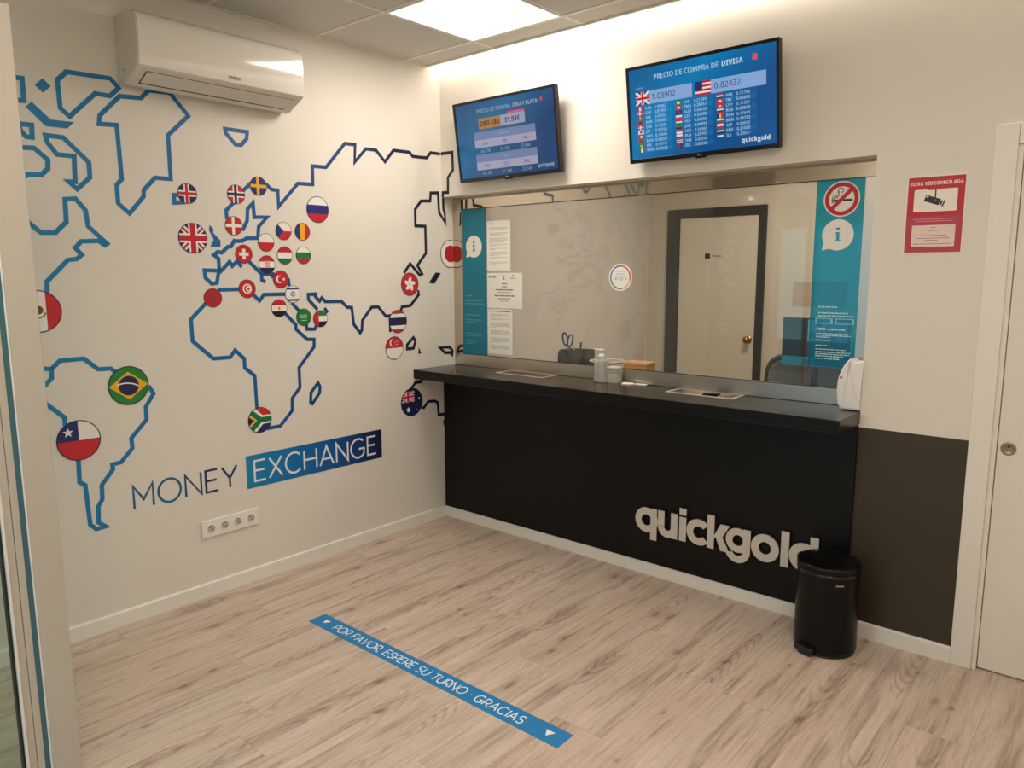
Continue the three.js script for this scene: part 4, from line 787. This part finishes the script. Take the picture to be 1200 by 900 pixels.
  round('rating_sticker', 0.072, rt, [1.248, 1.55, ZG + 0.0002], 'round white sticker with four-coloured ring on the window glass', 'sticker');

  const doc = (w, h, seedN, head) => canvas(Math.round(w * 1500), Math.round(h * 1500), (g, W, Hh) => {
    seed = seedN; g.fillStyle = '#ebe9e0'; g.fillRect(0, 0, W, Hh); g.fillStyle = '#85847e';
    if (head === 'poster') {
      g.fillStyle = '#4c4c4a'; g.beginPath(); g.moveTo(24, 28); g.lineTo(32, 18); g.lineTo(38, 46); g.lineTo(22, 46); g.fill(); g.fillRect(44, 34, 66, 8); g.fillStyle = '#77756f'; g.fillRect(192, 22, 16, 20); g.fillRect(188, 46, 24, 14); g.fillStyle = '#4c4c4a'; g.beginPath(); g.arc(312, 26, 8, 0, 7); g.fill(); g.fillStyle = '#8f8d86'; g.fillRect(280, 44, 66, 6);
      g.fillStyle = '#55544f'; for (const [y, l, k] of [[92, 60, 9], [120, 56, 9], [146, 210, 11], [172, 160, 6], [200, 240, 11], [228, 150, 8], [252, 96, 5]]) { let x = W / 2 - l / 2; while (x < W / 2 + l / 2) { const q = R(8, 26); g.fillRect(x, y, Math.min(q, W / 2 + l / 2 - x), k); x += q + 5; } }
      return;
    }
    let y = head === 'bar' ? 44 : 60; if (head === 'bar') { g.fillStyle = '#2b2b29'; g.fillRect(14, 14, W - 34, 7); g.fillStyle = '#85847e'; } else { g.fillStyle = '#444'; g.fillRect(30, 22, 40, 8); g.fillStyle = '#85847e'; }
    while (y < Hh - 40) { const run = Math.floor(R(2, 6)); for (let i = 0; i < run && y < Hh - 40; i++) { let x = 34; const end = i === run - 1 ? R(90, W - 60) : W - 34; while (x < end) { const q = Math.min(R(6, 22), end - x); g.fillRect(x, y, q, 3); x += q + 4; } y += 9; } y += R(8, 26); }
  });
  sheet('paper_notice', 0.188, 0.296, 0.0004, doc(0.188, 0.296, 51, ''), [0.381, 1.738, ZG], 'white printed sheet, topmost of three on the glass beside left teal strip', 'paper', 0, 0.7);
  sheet('paper_notice', 0.28, 0.212, 0.0004, doc(0.28, 0.212, 52, 'poster'), [0.427, 1.469, ZG], 'wider white printed sheet, the middle of three on the glass', 'paper', 0, 0.7);
  sheet('paper_notice', 0.2, 0.274, 0.0004, doc(0.2, 0.274, 53, 'bar'), [0.389, 1.218, ZG], 'white printed sheet with black top line, lowest of three on the glass', 'paper', 0, 0.7);
}

// ---------------------------------------------------------------- things on the counter
{
  const t = thing('sanitizer_bottle', 'clear hand sanitizer bottle with white pump on the counter', 'bottle', [1.172, CT, -0.044]);
  const gel = M(css('#f4f2ec'), 0.16, { transmission: 0.7, thickness: 0.05, ior: 1.36 });
  part('body', lathe([[0, 0.0005], [0.036, 0.0005], [0.0395, 0.004], [0.04, 0.012], [0.04, 0.108], [0.0385, 0.117], [0.032, 0.122], [0.018, 0.124], [0.0165, 0.13], [0, 0.13]]), gel, t);
  part('collar', lathe([[0, 0.126], [0.0175, 0.126], [0.0175, 0.142], [0.0145, 0.148], [0.006, 0.15], [0, 0.15]]), mat.plastic, t);
  part('pump_stem', new THREE.CylinderGeometry(0.0045, 0.0045, 0.024, 16), mat.plastic, t, [0, 0.16, 0]);
  part('pump_head', merge([rbox(0.024, 0.009, 0.02, 0.004, 2).translate(0, 0.173, 0), rbox(0.04, 0.007, 0.009, 0.0032, 2).translate(-0.026, 0.1735, 0.004)]), mat.plastic, t);
  part('dip_tube', new THREE.CylinderGeometry(0.0028, 0.0028, 0.115, 10), mat.plastic, t, [0.004, 0.064, 0]);
}
{
  const ac = M(css('#f3f1ea'), 0.12, { transmission: 0.8, thickness: 0, ior: 1.49 });
  const t = thing('acrylic_box', 'small clear acrylic box standing right of the sanitizer bottle', 'box', [1.252, CT, -0.052]);
  const w = 0.033, d = 0.028, h = 0.078;
  part('walls', merge([box(-w, w, 0.0005, h, d - 0.0025, d), box(-w, w, 0.0005, h, -d, -d + 0.0025), box(-w, -w + 0.0025, 0.0005, h, -d + 0.0025, d - 0.0025), box(w - 0.0025, w, 0.0005, h, -d + 0.0025, d - 0.0025), box(-w + 0.0025, w - 0.0025, 0.0005, 0.003, -d + 0.0025, d - 0.0025)]), ac, t);
  part('lid', merge([rboxAt(-w - 0.002, w + 0.002, h, h + 0.008, -d - 0.002, d + 0.002, 0.002)]), M(css('#e4e1d8'), 0.3, { transmission: 0.4, thickness: 0 }), t);
  const p = thing('paper_stack', 'small stack of white paper slips inside the acrylic box', 'paper', [1.252, CT + 0.0035, -0.052]);
  for (let i = 0; i < 5; i++) part('slip', new THREE.BoxGeometry(0.05, 0.008, 0.042), mat.paper, p, [R(-0.002, 0.002), 0.004 + i * 0.0083, R(-0.002, 0.002)]);
  const dsh = thing('round_dish', 'clear round dish with pale rim standing behind the sanitizer bottle', 'dish', [1.06, 0.99, -0.27]);
  part('bowl', lathe([[0, 0.072], [0.07, 0.074], [0.098, 0.084], [0.102, 0.084], [0.1, 0.08], [0.072, 0.07], [0, 0.068]], 56), M(css('#cfcac0'), 0.15, { transmission: 0.6, thickness: 0 }), dsh);
  part('rim', new THREE.TorusGeometry(0.1, 0.0028, 10, 56).rotateX(Math.PI / 2), mat.plastic, dsh, [0, 0.084, 0]);
  part('foot', lathe([[0, 0], [0.045, 0], [0.047, 0.004], [0.014, 0.012], [0.012, 0.069], [0, 0.069]], 32), M(css('#cfcac0'), 0.15, { transmission: 0.6, thickness: 0 }), dsh);
  const c1 = solo('card_stack', rbox(0.06, 0.007, 0.05, 0.0015, 1), mat.paper, [1.34, CT + 0.0037, -0.045], 'small white card pack lying right of the acrylic box, the nearer one', 'cards'); c1.rotation.y = 0.35;
  const c2 = solo('card_stack', rbox(0.07, 0.005, 0.035, 0.0015, 1), M(css('#e4dfd3'), 0.6), [1.405, CT + 0.0027, -0.066], 'thin white card pack lying against the steel rail under the glass', 'cards'); c2.rotation.y = 0.05;
}
{ // automatic dispenser on the right jamb
  const t = thing('soap_dispenser', 'white automatic gel dispenser at the right end of the counter', 'dispenser', [OW - 0.0015, CT + 0.002, -0.086]);
  const s = new THREE.Shape(); s.moveTo(0, 0); s.lineTo(-0.07, 0.0); s.quadraticCurveTo(-0.086, 0.002, -0.092, 0.02); s.bezierCurveTo(-0.104, 0.07, -0.102, 0.125, -0.086, 0.165); s.bezierCurveTo(-0.075, 0.195, -0.062, 0.212, -0.05, 0.22); s.quadraticCurveTo(-0.038, 0.206, -0.02, 0.207); s.quadraticCurveTo(-0.006, 0.209, 0, 0.216); s.closePath();
  part('shell', new THREE.ExtrudeGeometry(s, { depth: 0.075, bevelEnabled: true, bevelSize: 0.008, bevelThickness: 0.008, bevelOffset: -0.008, bevelSegments: 4, curveSegments: 24 }).translate(0, 0, 0.008), M(css('#eeebe6'), 0.3), t);
  part('sensor_window', new THREE.CylinderGeometry(0.006, 0.006, 0.002, 20).rotateX(Math.PI / 2), M(css('#9a948c'), 0.3), t, [-0.083, 0.137, 0.0915]);
  const seam = []; for (let i = 0; i <= 12; i++) { const u = i / 12; seam.push([-0.012 - 0.05 * Math.sin(u * 1.5), 0.02 + 0.18 * u, 0.0912]); }
  part('seam', tube(seam.map(([x, y, z]) => [x + 0.012, y, z]), 0.0007, 20), M(css('#c9c4bb'), 0.4), t);
}

// ---------------------------------------------------------------- behind the glass
{
  const t = thing('desk_organizer', 'black desk organizer standing behind the glass', 'desk organizer', [0.855, CT, -0.25], 0.12);
  const s = new THREE.Shape(); s.moveTo(-0.1, 0); s.lineTo(0.1, 0); s.lineTo(0.1, 0.14); s.lineTo(-0.07, 0.14); s.quadraticCurveTo(-0.1, 0.138, -0.1, 0.1); s.closePath();
  part('front_wall', new THREE.ExtrudeGeometry(s, { depth: 0.003, bevelEnabled: false }).translate(0, 0, 0.04), mat.dark, t);
  part('back_wall', new THREE.ExtrudeGeometry(s, { depth: 0.003, bevelEnabled: false }).translate(0, 0, -0.043), mat.dark, t);
  part('side_wall', box(0.0972, 0.1, 0, 0.14, -0.04, 0.04), mat.dark, t); part('side_wall', box(-0.1, -0.0972, 0, 0.1, -0.04, 0.04), mat.dark, t);
  part('divider', box(-0.002, 0.001, 0.003, 0.12, -0.04, 0.04), mat.dark, t); part('bottom', box(-0.0972, 0.0972, 0, 0.003, -0.04, 0.04), mat.dark, t);
  const sc = thing('scissors', 'scissors with dark blue handles standing in the black organizer', 'scissors', [0.8, CT + 0.004, -0.24], 0.1);
  const hm = M(css('#1c2d63'), 0.4), loop = (cx, cy, rx, ry, a) => Array.from({ length: 16 }, (_, i) => { const q = i / 16 * Math.PI * 2, x = rx * Math.cos(q), y = ry * Math.sin(q); return [cx + x * Math.cos(a) - y * Math.sin(a), cy + x * Math.sin(a) + y * Math.cos(a), 0]; });
  part('handle', tube(loop(-0.018, 0.192, 0.016, 0.037, 0.18), 0.0055, 60, true), hm, sc); part('handle', tube(loop(0.02, 0.184, 0.016, 0.037, -0.22), 0.0055, 60, true), hm, sc, [0, 0, 0.006]);
  for (const k of [-1, 1]) part('blade', new THREE.CylinderGeometry(0.007, 0.0015, 0.145, 4).rotateY(Math.PI / 4).scale(1, 1, 0.25), mat.steel, sc, [0.004 * k, 0.076, 0.003 + 0.003 * k], [0, 0, -0.06 * k]);
  part('pivot', new THREE.CylinderGeometry(0.005, 0.005, 0.012, 16).rotateX(Math.PI / 2), mat.nickel, sc, [0, 0.135, 0.003]);
  const pen = thing('pen', 'black pen standing in the organizer right of the scissors', 'pen', [0.885, CT + 0.004, -0.245]);
  part('barrel', new THREE.CylinderGeometry(0.005, 0.0045, 0.14, 16), mat.dark, pen, [0, 0.082, 0], [0, 0, -0.08]); part('tip', new THREE.CylinderGeometry(0.0042, 0.001, 0.012, 12), mat.nickel, pen, [-0.006, 0.0065, 0]); part('cap', new THREE.CylinderGeometry(0.0058, 0.0058, 0.032, 16), mat.black, pen, [0.0062, 0.162, 0], [0, 0, -0.08]);
  const hl = thing('marker_pen', 'small yellow marker standing between scissors and black pen', 'pen', [0.848, CT + 0.004, -0.238]);
  part('barrel', new THREE.CylinderGeometry(0.006, 0.006, 0.125, 14), M(css('#37362f'), 0.5), hl, [0, 0.063, 0]); part('cap', new THREE.CylinderGeometry(0.0068, 0.0068, 0.03, 14), M(css('#c9c23a'), 0.4), hl, [0, 0.137, 0]);
  const wb2 = thing('wooden_box', 'small light wooden box behind the glass right of the acrylic box', 'box', [1.3, CT, -0.22], 0.05);
  const wm = M(css('#c98d4f'), 0.5); part('body', rbox(0.142, 0.085, 0.1, 0.003, 2), wm, wb2, [0, 0.0427, 0]); part('lid', rbox(0.146, 0.016, 0.104, 0.003, 2), M(css('#d69a5a'), 0.45), wb2, [0, 0.094, 0]);
}
{ // navy display board on its foot
  const tex = canvas(640, 460, (g, w, h) => {
    g.fillStyle = '#0b1c2c'; g.fillRect(0, 0, w, h); g.fillStyle = '#4dbdd0'; g.fillRect(246, 14, w - 262, 210); g.fillStyle = '#1f8ea6'; g.fillRect(0, 372, w, 88);
    g.fillStyle = '#0a2233'; g.font = 'bold 96px sans-serif'; g.fillText('ANGE', 262, 190); g.font = 'bold 74px sans-serif'; g.fillText('DE DIVISA', 212, 446);
    g.beginPath(); g.moveTo(320, 40); g.lineTo(400, 40); g.lineTo(360, 84); g.fill();
  });
  const t = thing('display_board', 'dark navy board with currency exchange print behind the right teal strip', 'display board', [2.205, CT, -0.32]);
  part('panel', new THREE.BoxGeometry(0.312, 0.23, 0.012), [0, 1, 2, 3, 4, 5].map((i) => i === 4 ? M(0xffffff, 0.35, { map: tex }) : mat.dark), t, [0, 0.252, 0]);
  part('stem', box(-0.015, 0.015, 0.008, 0.15, -0.02, -0.006), mat.dark, t); part('foot', rbox(0.18, 0.008, 0.12, 0.003, 2), mat.dark, t, [0, 0.004, -0.01]);
}
{ // office chair
  const t = thing('office_chair', 'black glossy office chair whose rounded back shows above the counter rail', 'chair', [2.04, 0, -0.92], 0.1);
  const lm = M(css('#24272b'), 0.28, { clearcoat: 0.4, clearcoatRoughness: 0.25 });
  const s = new THREE.Shape(); s.moveTo(-0.22, 0); s.lineTo(0.22, 0); s.lineTo(0.255, 0.36); s.bezierCurveTo(0.26, 0.5, 0.2, 0.535, 0.12, 0.54); s.lineTo(-0.12, 0.54); s.bezierCurveTo(-0.2, 0.535, -0.26, 0.5, -0.255, 0.36); s.closePath();
  const bg = new THREE.ExtrudeGeometry(s, { depth: 0.05, bevelEnabled: true, bevelSize: 0.02, bevelThickness: 0.02, bevelOffset: -0.02, bevelSegments: 5, curveSegments: 16 });
  const p = bg.attributes.position; for (let i = 0; i < p.count; i++) p.setZ(i, p.getZ(i) - 1.1 * p.getX(i) ** 2); bg.computeVertexNormals();
  part('backrest', bg, mat.black, t, [0, 0.6, 0.16], [0.1, 0, 0]);
  const ig = new THREE.ExtrudeGeometry(s, { depth: 0.006, bevelEnabled: false, curveSegments: 16 }); const ip = ig.attributes.position; ig.scale(0.88, 0.9, 1); for (let i = 0; i < ip.count; i++) ip.setZ(i, ip.getZ(i) - 1.1 * ip.getX(i) ** 2); ig.computeVertexNormals();
  part('back_mesh', ig, M(css('#8d8b85'), 0.3, { clearcoat: 0.3 }), t, [0, 0.628, 0.236], [0.1, 0, 0]);
  part('back_bracket', box(-0.03, 0.03, 0.43, 0.75, 0.25, 0.265), mat.dark, t);
  part('seat', rbox(0.5, 0.09, 0.48, 0.035, 4), lm, t, [0, 0.48, 0]);
  part('armrest', tube([[-0.26, 0.46, 0.08], [-0.3, 0.5, 0.08], [-0.3, 0.66, 0.08], [-0.3, 0.68, 0], [-0.3, 0.66, -0.14], [-0.3, 0.5, -0.14], [-0.26, 0.46, -0.14]], 0.014, 40), mat.dark, t);
  part('armrest', tube([[0.26, 0.46, 0.08], [0.3, 0.5, 0.08], [0.3, 0.66, 0.08], [0.3, 0.68, 0], [0.3, 0.66, -0.14], [0.3, 0.5, -0.14], [0.26, 0.46, -0.14]], 0.014, 40), mat.dark, t);
  part('gas_column', new THREE.CylinderGeometry(0.025, 0.03, 0.34, 20), mat.nickel, t, [0, 0.265, 0]);
  for (let i = 0; i < 5; i++) { const a = i * Math.PI * 0.4 + 0.3; const leg = part('leg', rbox(0.29, 0.03, 0.045, 0.01, 2).translate(0.145, 0, 0), mat.dark, t, [0, 0.085, 0], [0, a, -0.06]); part('castor', new THREE.CylinderGeometry(0.03, 0.03, 0.035, 20).rotateX(Math.PI / 2), mat.black, leg, [0.27, -0.037, 0]); }
}
{ // beige pinned sheet on the office wall
  solo('wall_sheet', rbox(0.4, 0.185, 0.003, 0.001, 1), M(css('#c3a88f'), 0.7), [1.48, 1.408, ZB + 0.0017], 'pinkish beige sheet on the office wall right of the dark-framed door', 'paper');
}

// ---------------------------------------------------------------- pedal bin
{
  const t = thing('pedal_bin', 'black round pedal bin by the counter front', 'bin', [2.484, 0, 0.19], 0.3);
  part('body', lathe([[0, 0.012], [0.121, 0.012], [0.1235, 0.02], [0.1225, 0.338], [0.1205, 0.346], [0.117, 0.346], [0.117, 0.05], [0, 0.05]], 72), mat.bin, t);
  part('base_ring', lathe([[0, 0], [0.117, 0], [0.119, 0.003], [0.119, 0.0125], [0, 0.0125]], 72), mat.dark, t);
  part('rim', lathe([[0.1215, 0.342], [0.1245, 0.345], [0.125, 0.352], [0.122, 0.357], [0.117, 0.357], [0.117, 0.343], [0.1215, 0.342]], 72), M(css('#101012'), 0.2), t);
  part('lid', lathe([[0.1235, 0.3575], [0.1255, 0.362], [0.1255, 0.376], [0.1235, 0.382], [0.118, 0.386], [0.09, 0.391], [0.05, 0.394], [0, 0.395]], 72), mat.bin, t);
  part('hinge', rbox(0.085, 0.05, 0.03, 0.01, 3), mat.bin, t, [0.01, 0.365, -0.122]);
  const pd = new THREE.Shape(); pd.absarc(0, 0, 0.15, Math.PI * 0.5 - 0.3, Math.PI * 0.5 + 0.3, false); pd.absarc(0, 0, 0.112, Math.PI * 0.5 + 0.3, Math.PI * 0.5 - 0.3, true); pd.closePath();
  part('pedal', new THREE.ExtrudeGeometry(pd, { depth: 0.016, bevelEnabled: true, bevelSize: 0.004, bevelThickness: 0.004, bevelOffset: -0.004, bevelSegments: 3, curveSegments: 24 }).rotateX(Math.PI / 2).translate(0, 0.034, 0), M(css('#161618'), 0.35), t, [0, 0, 0], [0, -0.6, 0]);
  part('pedal_arm', rbox(0.05, 0.012, 0.06, 0.003, 2), mat.dark, t, [-0.062, 0.009, 0.095], [0, -0.6, 0]);
  part('maker_badge', rbox(0.032, 0.006, 0.0015, 0.0006, 1), M(css('#b8b2ab'), 0.3, { metalness: 0.8 }), t, [0.05 * 0.9, 0.318, 0.1215 * 0.94], [0, 0.38, 0]);
}

// ---------------------------------------------------------------- mirrored only: vertical lettering and a small lamp on the front wall
{
  const tex = canvas(1024, 200, (g, w, h) => { g.fillStyle = '#b9b4aa'; g.fillRect(0, 0, w, h); g.fillStyle = '#f4f1ea'; g.font = 'bold 190px sans-serif'; g.textAlign = 'center'; g.save(); g.translate(w / 2, 146); g.scale(1000 / g.measureText('quickgold').width, 1); g.fillText('quickgold', 0, 0); g.restore(); });
  const t = sheet('lettering_strip', 1.12, 0.2, 0.002, tex, [0.17, 1.5, ZF - 0.0005], 'upright white lettering strip on the grey front wall behind the viewer', 'sign', 0, 0.5, greyPanel);
  t.rotation.set(0, Math.PI, Math.PI / 2, 'YXZ');
  const l = thing('emergency_lamp', 'small white emergency lamp above the entrance behind the viewer', 'lamp', [0.42, 2.26, ZF - 0.03]);
  part('housing', rbox(0.2, 0.09, 0.058, 0.01, 3), mat.plastic, l); part('lens', rbox(0.036, 0.012, 0.008, 0.003, 2), M(0xffffff, 0.3, { emissive: new THREE.Color(1, 0.97, 0.9), emissiveIntensity: 1.0 }), l, [0, 0, -0.031]);
  const lp = new THREE.PointLight(WARM, 0.002, 0, 2); lp.position.set(0.42, 2.26, ZF - 0.09); scene.add(lp);
}

// ---------------------------------------------------------------- shadows and hand-over
scene.traverse((o) => { if (o.isMesh) { o.castShadow = true; o.receiveShadow = true; } if (o.isLight && !o.isRectAreaLight) o.castShadow = true; });
renderer.render(scene, camera);
